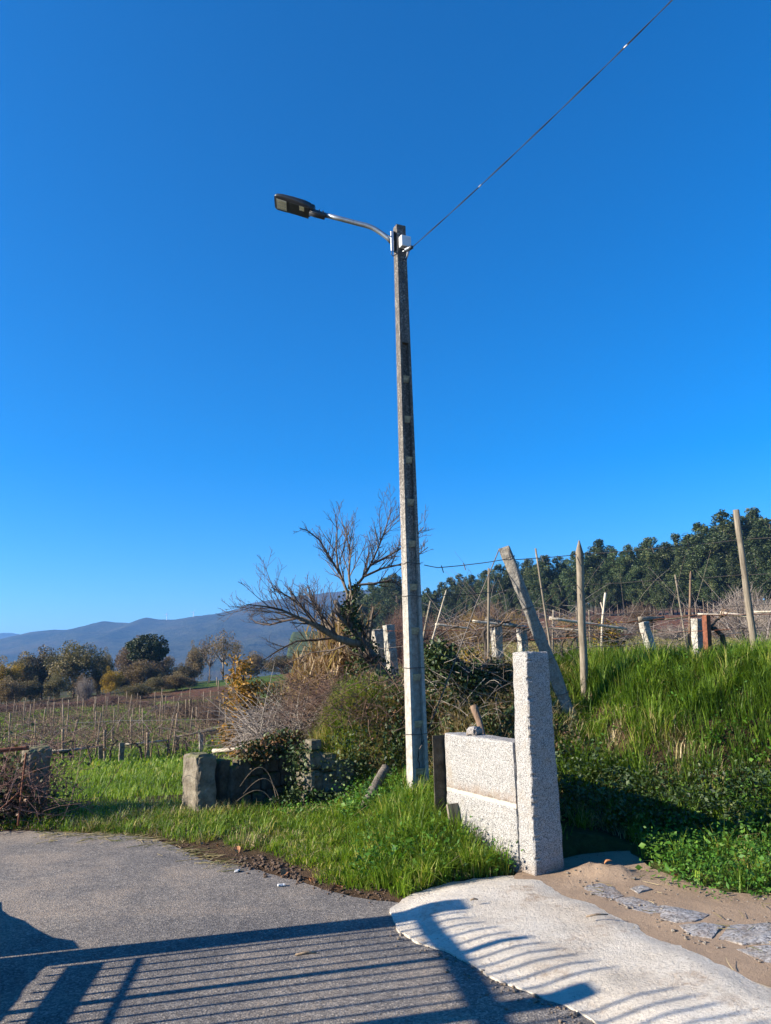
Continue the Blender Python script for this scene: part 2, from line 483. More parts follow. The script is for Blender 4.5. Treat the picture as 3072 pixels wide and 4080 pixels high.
ROAD_EDGE = [(-30.0, 5.2), (-14.0, 6.6), (-7.0, 7.5)] + [xy(*q) for q in [(0, 3312), (180, 3312), (420, 3322), (600, 3335), (700, 3372), (800, 3420), (1000, 3458), (1180, 3510), (1320, 3548), (1450, 3575), (1555, 3592)]]
ROAD_POLY = ROAD_EDGE + [(0.6, 5.2), (4.0, 4.4), (9, 3.6), (30, 1.0), (30, -20), (-30, -20)]
RAMP_PX = [(1555, 3598), (1600, 3556), (1690, 3520), (1780, 3496), (1890, 3476), (2000, 3464), (2090, 3466), (2250, 3478), (2300, 3542), (2400, 3566), (2490, 3602), (2580, 3650), (2660, 3706), (2770, 3748), (2860, 3778), (2960, 3830), (3072, 3892), (3300, 3990), (3700, 4160),
           (3300, 4330), (2900, 4290), (2600, 4160), (2440, 4080), (2330, 4010), (2240, 3968), (2100, 3915), (1980, 3872), (1880, 3812), (1760, 3750), (1660, 3716), (1580, 3668)]
RAMP_POLY = [xy(u, v, 0.05) for u, v in RAMP_PX]
SAND_POLY = [xy(u, v, 0.03) for u, v in [(2060, 3440), (2130, 3420), (2500, 3400), (2600, 3470), (2750, 3530), (2900, 3570), (3072, 3590), (3400, 3640), (3900, 3700), (3900, 4200), (3700, 4195), (3060, 3940), (2630, 3760), (2250, 3560), (2060, 3500)]]
TOE = [(-60, 400), (-14, 100), (-4.5, 40), (-2.1, 16), (-1.45, 10.4), (-1.22, 9.35), (-0.75, 8.95), (0.2, 8.8), (0.75, 8.2), (1.15, 7.35), (1.6, 6.78), (2.3, 6.6), (3.2, 6.35), (5, 5.9), (9, 5.2), (14, 4.4), (40, 2), (400, -20)]
UP_POLY = TOE + [(400, 600), (-60, 600)]

def height(x, y):
    x = np.asarray(x, float); y = np.asarray(y, float)
    # lower ground: verge, then the field falling away
    low = -np.clip(y - 8.8, 0, 15.5) * 0.085 * sstep(9.0, 11.5, y) - np.clip(y - 24.3, 0, 36) * 0.032 - np.clip(y - 60, 0, 200) * 0.004
    cross = sstep(35, 100, y) * np.clip(0.075 * (x + 52), 0, 3.6)
    low = low + cross
    low = low - sstep(260, 900, y) * 45
    de = dist_line(x, y, ROAD_EDGE)
    verge = sstep(0.2, 2.3, de) * 0.17 * sstep(-0.7, 0.4, x) * sstep(0.02, 0.55, dist_line(x, y, RAMP_POLY + [RAMP_POLY[0]])) * sstep(2.2, 1.4, x) * sstep(11, 8.5, y)
    low = low + verge + 0.03 * sstep(0, 0.8, de)
    up = 1.12 + 0.34 * sstep(0.1, 1.9, x) + 0.032 * np.clip(y - 11, 0, 34) + 0.066 * np.clip(y - 45, 0, 116) + 0.10 * np.clip(y - 175, 0, 120)
    d = dist_line(x, y, TOE)
    ins = in_poly(x, y, UP_POLY)
    d = np.where(ins, d, -d)
    w = 0.75 + 1.55 * sstep(0.9, 2.2, x) + 0.3 * np.clip(y - 14, 0, 200)
    m = sstep(0, 1, np.clip(d / w, 0, 1) * 0.93 + 0.035 * (d > 0))
    z = low * (1 - m) + up * m
    z = z + 0.035 * fbm(x * 1.7, y * 1.7, 3) * sstep(0.1, 0.8, de) + 0.05 * fbm(x * 0.5, y * 0.5, 5) * sstep(9, 14, y)
    z = z + fbm(x * 0.03, y * 0.03, 9, 3) * 0.5 * sstep(50, 120, y)
    inroad = in_poly(x, y, ROAD_POLY)
    insd = in_poly(x, y, SAND_POLY) | in_poly(x, y, RAMP_POLY)
    z = np.where(inroad, -0.03 - 0.03 * np.clip(de * 3, 0, 1), z)
    z = np.where(insd & ~inroad, np.minimum(z, -0.02), z)
    return z
def h1(x, y): return float(height(np.array([x]), np.array([y]))[0])
def ong(u, v, y0=5.0, y1=400.0):
    """the first point of the ground seen at a photograph pixel"""
    d = ray(u, v)
    ys = np.concatenate([np.arange(y0, 40, 0.05), np.arange(40, y1, 0.5)])
    t = ys / d.y
    X, Z = d.x * t, EYE + d.z * t
    g = height(X, ys) - Z
    k = np.argmax(g > 0)
    if not (g > 0).any(): k = len(ys) - 1
    return Vector((X[k], ys[k], height(X[k:k + 1], ys[k:k + 1])[0]))
def post_base(u, v, y):
    """ground below the place seen at (u, v) at distance y"""
    p = at(u, v, y)
    return Vector((p.x, p.y, h1(p.x, p.y)))

# ------------------------------------------------------------------ ground
def axis(lo, hi, c, a, n):
    t0, t1 = math.asinh((lo - c) / a), math.asinh((hi - c) / a)
    return c + a * np.sinh(np.linspace(t0, t1, n))
gx, gy = axis(-3200, 3200, 0.5, 4.5, 420), axis(-40, 3600, 7.5, 4.5, 520)
GX, GY = np.meshgrid(gx, gy)
GZ = height(GX, GY)
def tint_of(x, y):
    n = fbm(x * 0.35, y * 0.35, 21); n2 = fbm(x * 1.3, y * 1.3, 22)
    soil = np.array([0.075, 0.050, 0.032]); turf = np.array([0.045, 0.075, 0.014]); straw = np.array([0.20, 0.135, 0.075])
    heath = np.array([0.15, 0.072, 0.045]); far = np.array([0.05, 0.07, 0.03])
    c = np.ones(x.shape + (3,)) * soil
    def put(c, k, w): return c * (1 - w[..., None]) + k * w[..., None]
    ins = in_poly(x, y, UP_POLY); dt = dist_line(x, y, TOE)
    c = put(c, turf, 0.75 * sstep(-0.4, 0.3, n) * (~ins) * sstep(.25, .8, dist_line(x, y, ROAD_EDGE)))
    vine = (~ins) & (y > 19) & (y < 70)
    c = put(c, turf * 1.25, vine * sstep(-0.3, 0.1, n))
    c = put(c, straw, (~ins) * sstep(17.5, 19, y) * sstep(25, 22, y) * sstep(-0.5, 0.2, n2 + 0.2))
    c = put(c, heath * 0.8, (~ins) * sstep(56, 62, y) * sstep(95, 80, y) * sstep(-12, -18, x) * sstep(-0.3, 0.1, n2))
    c = put(c, turf * 1.5, (~ins) * sstep(78, 84, y) * sstep(150, 135, y) * sstep(-33, -29, x))
    upf = ins & (y > 11)
    c = put(c, np.array([0.115, 0.085, 0.045]), upf * sstep(11, 14, y))
    c = put(c, turf, upf * sstep(12, 16, y) * sstep(70, 40, y) * sstep(0.0, 0.4, n))
    c = put(c, heath, upf * sstep(48, 62, y) * sstep(300, 250, y))
    c = put(c, far, sstep(180, 300, y) + 0 * x)
    return c
V = np.c_[GX.ravel(), GY.ravel(), GZ.ravel()]
ny_, nx_ = GX.shape
ii = (np.arange(ny_ - 1)[:, None] * nx_ + np.arange(nx_ - 1)[None]).ravel()
Fq = np.c_[ii, ii + 1, ii + nx_ + 1, ii + nx_]
me = np_mesh('ground', V, Fq, {'tint': tint_of(GX.ravel(), GY.ravel())}, True)
ground = tag(obj('ground', me, None, M['ground']), kind='structure')

# ------------------------------------------------------------------ road, ramp, sand
def resample(line, step, jit=0.0, closed=True, seed=1):
    r = random.Random(seed); out = []
    n = len(line)
    for i in range(n if closed else n - 1):
        a = Vector(line[i]); b = Vector(line[(i + 1) % n])
        k = max(1, int((b - a).length / step))
        nrm = Vector((-(b - a).y, (b - a).x)).normalized() if (b - a).length > 0 else Vector((0, 0))
        for j in range(k):
            p = a.lerp(b, j / k)
            o1 = mnoise.noise(Vector((p.x * 2.3, p.y * 2.3, seed * 3.1))) * 2.2 + mnoise.noise(Vector((p.x * 9, p.y * 9, seed * 5.3))) + mnoise.noise(Vector((p.x * 23, p.y * 23, seed))) * .35
            p = p + nrm * (jit * o1)
            out.append((p.x, p.y))
    return out
def fill(poly, cell, zf, skirt=0.0):
    """a polygon filled with an even net of points"""
    xs = [p[0] for p in poly]; ys = [p[1] for p in poly]
    gx = np.arange(min(xs), max(xs), cell); gy = np.arange(min(ys), max(ys), cell)
    A, B = np.meshgrid(gx, gy)
    A = A + rng.uniform(-.3, .3, A.shape) * cell; B = B + rng.uniform(-.3, .3, B.shape) * cell
    ring = poly + [poly[0]]
    ok = in_poly(A, B, poly) & (dist_line(A, B, ring) > cell * 0.45)
    pts = [Vector(p) for p in poly] + [Vector(p) for p in zip(A[ok], B[ok])]
    n = len(poly)
    v, e, f, *_ = delaunay_2d_cdt(pts, [(i, (i + 1) % n) for i in range(n)], [], 1, 1e-6)
    P = np.array([(p.x, p.y) for p in v])
    d = dist_line(P[:, 0], P[:, 1], ring)
    Z = zf(P[:, 0], P[:, 1], d)
    m = MB()
    m.add(np.c_[P, Z].tolist(), f, True)
    if skirt:                                           # broken vertical edge
        for i in range(n):
            a, b = poly[i], poly[(i + 1) % n]
            za, zb = (float(zf(np.array([q[0]]), np.array([q[1]]), np.array([0.]))[0]) for q in (a, b))
            m.add([(a[0], a[1], za), (b[0], b[1], zb), (b[0], b[1], -skirt), (a[0], a[1], -skirt)], [(0, 1, 2, 3)])
    return m
rp = [p for p in ROAD_POLY[:3]] + resample(ROAD_POLY[3:14], 0.06, 0.02, False, 3) + ROAD_POLY[13:]
bmr = MB()
tri = delaunay_2d_cdt([Vector(p) for p in rp], [(i, (i + 1) % len(rp)) for i in range(len(rp))], [], 1, 1e-6)
bmr.add([(p.x, p.y, 0.0) for p in tri[0]], tri[2])
road = tag(bmr.build('road', M['asphalt']), kind='structure')

def ramp_z(x, y, d):
    return 0.010 + 0.042 * sstep(0, 0.32, d) + 0.008 * fbm(x * 2, y * 2, 31) + 0.007 * fbm(x * 12, y * 12, 33) * sstep(0.25, 0.0, d) + 0.003 * fbm(x * 16, y * 16, 34) + 0.05 * sstep(1.0, 3.0, x)
rr = resample(RAMP_POLY, 0.03, 0.016, True, 5)
ramp_o = tag(fill(rr, 0.045, ramp_z, .03).build('concrete_ramp', M['ramp']), kind='structure')
ramp_o['label'] = 'pale rough concrete ramp joining the asphalt road'

def sand_z(x, y, d):
    h = 0.028 + 0.05 * sstep(1.0, 3.0, x) + 0.012 * fbm(x * 4, y * 4, 41)
    for (u, v, r, k) in [(2330, 3505, .16, .035), (2390, 3500, .12, .045), (2470, 3515, .12, .04)]:
        q = xy(u, v)
        h = h + k * np.exp(-((x - q[0]) ** 2 + (y - q[1]) ** 2) / r ** 2) * (1 + 0.5 * fbm(x * 14, y * 14, 43))
    return h
sand_o = tag(fill(resample(SAND_POLY, 0.08, 0.02, True, 6), 0.05, sand_z).build('sandy_ground', M['sand']), kind='structure')
sand_o['label'] = 'brown sandy earth beside the concrete ramp'
def sandh(x, y): return float(sand_z(np.array([x]), np.array([y]), np.array([1.]))[0])

# grey granite paving slabs half sunk in the sand beside the ramp
M['paver'] = m_granite('paving_granite', 0.19, 0.28, 0.37, 0.7, 0.25, (0.97, 0.98, 1.0), 0.08)
SLABS = [[(2320, 3519), (2385, 3506), (2445, 3522), (2480, 3554), (2415, 3566), (2355, 3546)],
         [(2510, 3530), (2555, 3520), (2590, 3534), (2545, 3548)],
         [(2445, 3566), (2515, 3562), (2605, 3586), (2645, 3614), (2605, 3634), (2525, 3606)],
         [(2620, 3596), (2705, 3610), (2820, 3640), (2765, 3668), (2695, 3668), (2635, 3646)],
         [(2705, 3678), (2805, 3674), (2885, 3686), (2835, 3722), (2765, 3714)],
         [(2845, 3726), (2905, 3682), (3045, 3682), (3195, 3716), (3105, 3752), (2955, 3756)],
         [(2935, 3770), (3025, 3760), (3155, 3764), (3265, 3804), (3175, 3846), (3045, 3820)],
         [(3185, 3726), (3305, 3719), (3445, 3764), (3345, 3809), (3255, 3784)]]
for i, s in enumerate(SLABS):
    poly = resample([xy(u, v, 0.06) for u, v in s], 0.04, 0.012, True, 20 + i)
    m = fill(poly, 0.04, lambda x, y, d: sand_z(x, y, d) + 0.004 + 0.006 * sstep(0, .04, d) + 0.010 * fbm(x * 7, y * 7, 51) + 0.007 * fbm(x * 30, y * 30, 52), .02)
    m.build('paving_stone', M['paver'], sand_o)

# ------------------------------------------------------------------ far hills and the air between
def m_hill(name, a, b):
    m, nt, out = nmat(name)
    p = world_pos(nt)
    c = ramp(nt, noi(nt, p, 0.004, 6, 0.65), [(0.38, a), (0.52, b), (0.64, (0.19, 0.14, 0.08))])
    c = mixc(nt, 0.6, c, ramp(nt, noi(nt, p, 0.05, 6, 0.85), [(0.38, tuple(x * .2 for x in a)), (0.62, b)]), 'MIX')
    finish(nt, out, c, 1.0, bumpn(nt, noi(nt, p, 0.05, 6, 0.8), 1.0, 18), 0, 0.0)
    return m
def hills(name, prof, Y, depth, mat, seed, lo=-60):
    """a ridge whose skyline runs through the profile's bearings; real slopes before and behind it"""
    pu = [at(u, v, Y) for u, v in prof]
    X = np.linspace(pu[0].x, pu[-1].x, 260)
    H = np.interp(X, [p.x for p in pu], [p.z for p in pu])
    T = np.concatenate([np.linspace(-1, 0, 46), np.linspace(0.04, 0.5, 8)])
    XX, TT = np.meshgrid(X, T)
    HH = np.meshgrid(H, T)[0]
    YY = Y + TT * depth
    prof_t = np.where(TT <= 0, (1 + TT) ** 1.25, 1 - TT * 1.2)
    ZZ = lo + (HH - lo) * prof_t
    gul = (fbm(XX / 260, YY / 420, seed, 5)) * 46 * np.clip(-TT * 3, 0, 1) * (1 + TT * 0.6) + fbm(XX / 50, YY / 50, seed + 3, 4) * 9 * np.clip(-TT * 8, 0.12, 1)
    ZZ = ZZ + gul * (HH - lo) / 250 + fbm(XX / 16, YY / 16, seed + 9, 3) * 2.2
    n, k = XX.shape
    ii = (np.arange(n - 1)[:, None] * k + np.arange(k - 1)[None]).ravel()
    me = np_mesh(name, np.c_[XX.ravel(), YY.ravel(), ZZ.ravel()], np.c_[ii, ii + 1, ii + k + 1, ii + k], None, True)
    return tag(obj(name, me, None, mat), kind='structure')
RIDGE = [(-900, 2600), (-500, 2580), (-200, 2565), (0, 2552), (60, 2532), (130, 2517), (220, 2508), (270, 2510), (330, 2495), (410, 2474), (470, 2480), (520, 2482), (545, 2470), (578, 2459), (605, 2464), (635, 2470), (700, 2468), (770, 2456), (860, 2446), (910, 2436), (1000, 2404), (1100, 2388), (1200, 2372), (1350, 2356), (1440, 2352), (1500, 2348), (1600, 2360), (1900, 2400), (2300, 2440), (3400, 2460)]
M['hill'] = m_hill('hill_forest', (0.020, 0.034, 0.012), (0.105, 0.105, 0.05))
hill_o = hills('mountain_ridge', RIDGE, 2600, 1500, M['hill'], 5)
FAR = [(-1500, 2545), (-600, 2520), (-200, 2528), (0, 2523), (40, 2521), (120, 2535), (300, 2560), (800, 2600)]
hills('far_hills', FAR, 4200, 900, M['hill'], 15)

hz = MB(); hz.box(-3600, 3600, -60, 5200, -150, 268)
m, nt, out = nmat('haze_air')
pv = nd(nt, 'ShaderNodeVolumePrincipled', {'Color': c4((0.21, 0.49, 1.0)), 'Density': 0.00021, 'Anisotropy': 0.25})
nt.links.new(pv.outputs[0], out.inputs['Volume'])
haze = tag(hz.build('haze', m), 'thin blue haze lying over the far hills', None, None, 'stuff')
# ------------------------------------------------------------------ the concrete lamp post
POLE_Y = 8.0
pb = at(1668, 3190, POLE_Y); pt = at(1591, 905, POLE_Y)
pole_z0 = h1(pb.x, pb.y) - 0.25
lamp = empty('street_lamp', (pb.x, pb.y, pole_z0))
tag(lamp, 'tall tapered concrete street lamp post with ribbed recesses and a metal arm', 'street lamp')
PH = pt.z - pole_z0
lean = Vector((pt.x - pb.x, 0, 0)) * (PH / (pt.z - pb.z))
YAW = rad(25)
def pole_pt(lx, ly, z):
    """lx across the shaded face, ly into the pole; z above the foot"""
    c, s = math.cos(YAW), math.sin(YAW)
    return Vector((lx * c - ly * s, lx * s + ly * c, z)) + lean * (z / PH)
def pw(z): return 0.116 + (0.190 - 0.116) * (1 - z / PH)
def pdp(z): return 0.100 + (0.146 - 0.100) * (1 - z / PH)
def pole_piece(m, fx0, fx1, fy0, fy1, z0, z1, ins0=0.0, ins1=0.0):
    c = []
    for z, ins in ((z0, ins0), (z1, ins1)):
        w, d = pw(z), pdp(z)
        for a, b in ((fx0, fy0), (fx1, fy0), (fx1, fy1), (fx0, fy1)):
            c.append(pole_pt(a * w, b * d + (ins if b == fy0 else 0), z))
    m.hexa(c)
def zpix(v):
    """height on the pole seen at photograph row v"""
    u = 1668 + (1591 - 1668) * (3190 - v) / (3190 - 905)
    return at(u, v, POLE_Y).z - pole_z0
m = MB()
z_r = zpix(1372)
nseg = 14
for k in range(nseg):                                   # two side flanges and a recessed web
    a, b = z_r * k / nseg, z_r * (k + 1) / nseg
    pole_piece(m, -0.5, -0.30, -0.5, 0.5, a, b)
    pole_piece(m, 0.30, 0.5, -0.5, 0.5, a, b)
pole_piece(m, -0.3001, 0.3001, -0.06, 0.06, 0.0, z_r)
for k in range(4): pole_piece(m, -0.5, 0.5, -0.5, 0.5, z_r + (PH - z_r) * k / 4, z_r + (PH - z_r) * (k + 1) / 4)
pole = m.build('pole', M['pole'], lamp)
bm = bmesh.new(); bm.from_mesh(pole.data); bmesh.ops.remove_doubles(bm, verts=bm.verts, dist=1e-5); bm.to_mesh(pole.data); bm.free()
for v in (1513, 1673, 1835, 2003, 2168, 2340, 2513, 2697, 2882, 3072):
    m = MB(); z = zpix(v); hh = 0.045
    pole_piece(m, -0.299, 0.299, -0.44, 0.44, z - hh * .8, z + hh * 0.7, 0.03, 0.0)
    m.build('rib', M['rib'], pole)
hole_mb = MB()
hole_mb.tube([(0, 0, 0), (0, 0.012, 0)], 0.013, 10)
hole_me = hole_mb.mesh('dark_hole_disc'); hole_me.materials.append(M['black'])  # discs set on the surface, black standing in for shade inside bolt holes
for v in (945, 1057, 1093, 1131, 1168, 1205, 1244, 1281, 1320, 1479):
    z = zpix(v)
    o = link(bpy.data.objects.new('dark_hole_disc', hole_me), pole)
    o.location = pole_pt(0.0, -0.5 * pdp(z) - 0.002 if v < 1372 else -0.06 * pdp(z) - 0.002, z); o.rotation_euler = (0, 0, YAW)
for v, r in ((2246, .004), (2376, .004), (2658, .005), (2925, .004)):
    z = zpix(v); w, d = pw(z) / 2 + .004, pdp(z) / 2 + .004
    m = MB(); m.tube([pole_pt(a * w, b * d, z + random.uniform(-.01, .01)) for a, b in ((-1, 1), (-1, 0), (-1, -1), (0, -1.02), (1, -1), (1, 0), (1, 1), (0, 1), (-1, 1))], r, 5)
    m.build('wire_tie', M['wire'], pole)
# cracks with a rusty rod showing in the lowest panel
for pts in ([(1682, 2903), (1687, 2935), (1686, 2965), (1692, 2995), (1700, 3030), (1703, 3055)], [(1671, 2985), (1672, 3010), (1669, 3028), (1676, 3040), (1675, 3062)]):
    m = MB()
    vs = []
    for u, v in pts:
        z = zpix(v); lx = (u - (1668 + (1591 - 1668) * (3190 - v) / (3190 - 905)) - 6) * px(0, POLE_Y)
        vs.append(pole_pt(lx, -0.06 * pdp(z) - 0.001, z))
    m.tube(vs, [0.003] + [0.006] * (len(vs) - 2) + [0.003], 4); m.build('crack', M['black'], pole)
# arm, luminaire
def lp(u, v, y=POLE_Y): return at(u, v, y) - Vector((pb.x, pb.y, pole_z0))
AY = POLE_Y - 0.03
arm = [lp(u, v, AY) for u, v in ((1563, 968), (1545, 948), (1520, 930), (1498, 915), (1480, 906), (1460, 899), (1420, 889), (1360, 873), (1288, 855))]
m = MB(); m.tube(arm, 0.029, 14); m.build('arm', M['steel'], lamp)
# flat mounting channel on the left side of the pole
m = MB(); m.hexa([lp(u, v, y) for u, v, y in ((1558, 1000, AY - .05), (1570, 1000, AY - .05), (1570, 1000, AY + .06), (1558, 1000, AY + .06), (1556, 920, AY - .05), (1568, 920, AY - .05), (1568, 920, AY + .06), (1556, 920, AY + .06))])
m.build('bracket', M['steel'], lamp, 0.003)
m = MB(); m.tube([lp(1560, 940, AY - .05), lp(1548, 942, AY - .05), lp(1552, 938, AY - .05)], 0.006, 6); m.build('clamp_bolt', M['steel'], lamp)
m = MB(); m.tube([lp(u, v, AY - .06) for u, v in ((1562, 1000), (1560, 1012), (1566, 1021), (1580, 1012), (1592, 996))], 0.006, 6); m.build('drop_cable', M['cable'], lamp)
m = MB(); m.tube([lp(1605, 944, AY), lp(1634, 946, AY)], 0.007, 6); m.build('through_bolt', M['steel'], lamp)
# junction box on the shaded face
zb0, zb1 = zpix(1000), zpix(958)
m = MB(); w_ = pw(zb0)
m.hexa([pole_pt(a, b, z) for z in (zb0, zb1) for a, b in ((-.04, -.5 * pdp(zb0) - .075), (.088, -.5 * pdp(zb0) - .075), (.088, -.5 * pdp(zb0)), (-.04, -.5 * pdp(zb0)))])
jb = m.build('junction_box', M['whitebox'], lamp, 0.006)
for k in range(3):
    m = MB(); x = 0.0 + k * .03
    m.tube([pole_pt(x, -.5 * pdp(zb0) - .04, zb0), pole_pt(x + .005, -.5 * pdp(zb0) - .04, zb0 - .03)], 0.01, 8); m.build('cable_gland', M['black'], jb)
for k in range(3):
    m = MB(); m.tube([pole_pt(.06 + .01 * k, -.08 - .01 * k, zb0 - .02), pole_pt(.05, -.07, zb0 - .09 - .02 * k), pole_pt(.02 - .01 * k, -.055, zb0 - .15)], 0.004, 5); m.build('loose_wire', M['white_tie'] if k == 0 else M['cable'], lamp)
# anchor clamp holding the overhead cable
cl0, cl1 = lp(1604, 1003, AY - .06), lp(1645, 983, AY - .10)
m = MB(); m.tube([cl0, cl0.lerp(cl1, .35)], 0.008, 6); m.tube([cl0.lerp(cl1, .3), cl0.lerp(cl1, .75)], [0.014, 0.02], 8); anc = m.build('anchor_clamp', M['steel'], lamp)
m = MB(); m.tube([cl0.lerp(cl1, .68), cl1], [0.026, 0.021], 10); m.build('clamp_head', M['black'], anc)
for k in range(4):
    m = MB(); c = cl0.lerp(cl1, .32 + k * .1); d = (cl1 - cl0).normalized(); m.tube([c - d * .006, c + d * .006], 0.026, 8); m.build('clamp_ring', M['steel'], anc)
# luminaire: local frame along the arm
A = at(1285, 856, AY); B = at(1098, 798, AY)
ax = (B - A).normalized(); L = (B - A).length
sd = Vector((0, 1, 0)); sd = (sd - ax * sd.dot(ax)).normalized(); upv = sd.cross(ax).normalized()
if upv.z < 0: upv = -upv
TL = rad(-14)
sd, upv = sd * math.cos(TL) + upv * math.sin(TL), upv * math.cos(TL) - sd * math.sin(TL)
base = Vector((pb.x, pb.y, pole_z0))
def hd(s, t, n): return A + ax * (s * L) + sd * t + upv * n - base
def slab(stations, nq=14, pw_=3.2):
    """rounded-rectangle sections: (s, half width, bottom, top)"""
    m = MB(); vs = []; fs = []
    for s, hw, z0, z1 in stations:
        for k in range(nq):
            th = 2 * math.pi * k / nq
            c, q = math.cos(th), math.sin(th)
            t = math.copysign(abs(c) ** (2 / pw_), c) * hw
            n = (z0 + z1) / 2 + math.copysign(abs(q) ** (2 / pw_), q) * (z1 - z0) / 2
            vs.append(hd(s, t, n))
    for i in range(len(stations) - 1):
        for k in range(nq):
            k2 = (k + 1) % nq
            fs.append((i * nq + k, i * nq + k2, (i + 1) * nq + k2, (i + 1) * nq + k))
    fs.append(tuple(range(nq))); fs.append(tuple((len(stations) - 1) * nq + k for k in reversed(range(nq))))
    m.add(vs, fs, True); return m
head = slab([(0.24, .060, -.035, .050), (0.27, .085, -.040, .066), (0.40, .105, -.040, .066), (0.62, .118, -.040, .050), (0.85, .122, -.040, .030), (0.95, .118, -.040, .012), (0.985, .105, -.038, -.002), (1.0, .085, -.034, -.012)], 18).build('luminaire', M['anthracite'], lamp)
def flat(s0, s1, t0, t1, n, th=0.004):
    m = MB(); m.hexa([hd(s, t, z) for z in (n - th, n) for s, t in ((s0, t0), (s1, t0), (s1, t1), (s0, t1))]); return m
flat(.735, .945, -.074, .074, -.0405).build('lens', M['lens'], head, 0.001)
for i in range(4):
    for j in range(3): flat(.75 + .045 * i, .776 + .045 * i, -.055 + j * .042, -.032 + j * .042, -.0448, .002).build('diode', M['sticker'], head)
flat(.27, .66, -.085, .085, -.0402, .006).build('gear_cover', M['black'], head, 0.002)
flat(.36, .46, -.075, -.01, -.0465, .001).build('sticker', M['sticker'], head)
m = MB(); m.tube([hd(-.06, 0, -.012), hd(.12, 0, -.014), hd(.25, 0, -.012)], [.041, .045, .047], 14); m.build('spigot', M['anthracite'], head)
slab([(0.19, .050, -.01, .062), (0.215, .062, -.02, .078), (0.262, .062, -.02, .080)], 14).build('hinge_block', M['anthracite'], head)
for s in (.02, .10):
    m = MB(); m.tube([hd(s, 0, .02), hd(s, 0, .05)], .006, 6); m.tube([hd(s, 0, .048), hd(s, 0, .062)], .011, 6); m.build('clamp_screw', M['steel'], head)

# ------------------------------------------------------------------ overhead cable
c0 = at(1645, 983, AY - .10); 
d_ = ray(2690, -12); c1 = CAMP + d_ * (5.25 / d_.z)
far_ = c1 + (c1 - c0) * 2.2 + Vector((0, 0, -.25))
pts = []
for k in range(121):
    t = k / 120 * 3.2
    p = c0 + (c1 - c0) * t
    p.z -= 0.16 * t * (1 - t) * (1 if t < 1 else -0.0)
    pts.append(p)
cable = empty('overhead_cable', c0); tag(cable, 'twisted black overhead cable rising from the lamp post across the blue sky', 'cable')
for s in range(2):
    m = MB(); dirc = (c1 - c0).normalized(); a = dirc.cross(Vector((0, 0, 1))).normalized(); b = dirc.cross(a)
    q = []
    for k, p in enumerate(pts):
        for h_ in range(4):
            kk = k + h_ / 4
            if kk > 120: break
            P = pts[k].lerp(pts[min(k + 1, 120)], h_ / 4); th = kk * .55 + s * math.pi
            q.append(P + (a * math.cos(th) + b * math.sin(th)) * .0034 - c0)
    m.tube(q, .0036, 5, True); m.build('strand', M['cable'], cable)
for t in (.33, .86):
    k = t * 37.5; p = pts[int(k)].lerp(pts[int(k) + 1], k % 1)
    m = MB(); d = (c1 - c0).normalized() * .018; m.tube([p - d - c0, p + d - c0], .0065, 6); m.build('cable_tie', M['white_tie'], cable)

# ------------------------------------------------------------------ new granite gate pillar and low wall
WALL_DIR = Vector((-0.47, 0.883, 0)).normalized()      # along the wall, away from us
WN = Vector((-WALL_DIR.y, WALL_DIR.x, 0))               # lit side (left, toward us)
FRONT = Vector((-WALL_DIR.x, -WALL_DIR.y, 0))           # pillar's shaded face
pc = onz(2131, 3480, 0.05)                              # nearest bottom corner
rz = math.atan2(FRONT.y, FRONT.x) + math.pi / 2         # local -Y faces FRONT
PW, PD, PHt = 0.29, 0.185, 1.635
cz = 0.02
ctr = Vector((pc.x, pc.y, 0)) + Vector((math.cos(rz), math.sin(rz), 0)) * PW / 2 - FRONT * PD / 2
NOTCH = [(3470 - v) / (3470 - 2600) * PHt for v in (2636, 2712, 2790, 2866, 2905, 2942, 3010, 3092, 3175, 3200, 3252, 3330, 3405)]
def notches(p):
    q = Vector((0, 0, 0))
    if p.y < -PD / 2 + .012 and p.x < -PW / 2 + .06:
        for z in NOTCH:
            if abs(p.z - z) < .010: q += Vector((0, .009, 0))
            elif abs(p.z - z) < .022: q += Vector((0, -.002, 0))
    q.x += -p.x * 0.24 * (p.z / PHt) + 0.012 * (p.z / PHt)
    return q
pil = obj('granite_pillar', rough_block(PW, PD, PHt, .0135, .006, 3, 7, notches, .006), None, M['granite'])
pil.location = ctr + Vector((0, 0, cz)); pil.rotation_euler = (0, 0, rz)
tag(pil, 'tall rough-split white granite gate pillar at the edge of the concrete ramp', 'pillar')

WL, WT = 1.0, 0.2
w0 = ctr + WALL_DIR * (PD / 2 + .008) + WN * (PW / 2 - WT / 2 - .006)
wall = empty('granite_wall', w0, 0); wall.rotation_euler = (0, 0, math.atan2(WALL_DIR.y, WALL_DIR.x))
tag(wall, 'low white granite block wall running back from the tall granite pillar', 'wall')
def wblock(x0, x1, y0, y1, z0, z1, seed):
    o = obj('granite_block', rough_block(x1 - x0, y1 - y0, z1 - z0, .022, .005, seed, 7, None, .006), wall, M['granite'])
    o.location = ((x0 + x1) / 2, (y0 + y1) / 2, z0)
wblock(0, WL, -WT / 2, WT / 2, -.05, .475, 11)
wblock(0.0, WL + .01, -WT / 2 + .004, WT / 2 - .004, .50, .965, 12)
eb = obj('shade_strip_slab', rough_block(.016, .32, 1.0, .03, .003, 13, 7, None, .003), wall, M['shadestone']); eb.location = (WL + .035, .045, -.05)  # added thin slab, its dark colour stands in for a shaded strip
m = MB(); m.box(0, WL, -WT / 2 + .012, WT / 2 - .006, .47, .505); m.build('mortar_joint', M['mortar'], wall)
sp_ = w0 + WALL_DIR * .66 + Vector((0, 0, .955))
st = obj('white_stone', rough_block(.125, .10, .075, .02, .02, 21, 9, None, .02), None, M['granite']); st.location = sp_; st.rotation_euler = (0, 0, .8)
tag(st, 'small white stone lump lying on top of the low granite wall', 'stone')
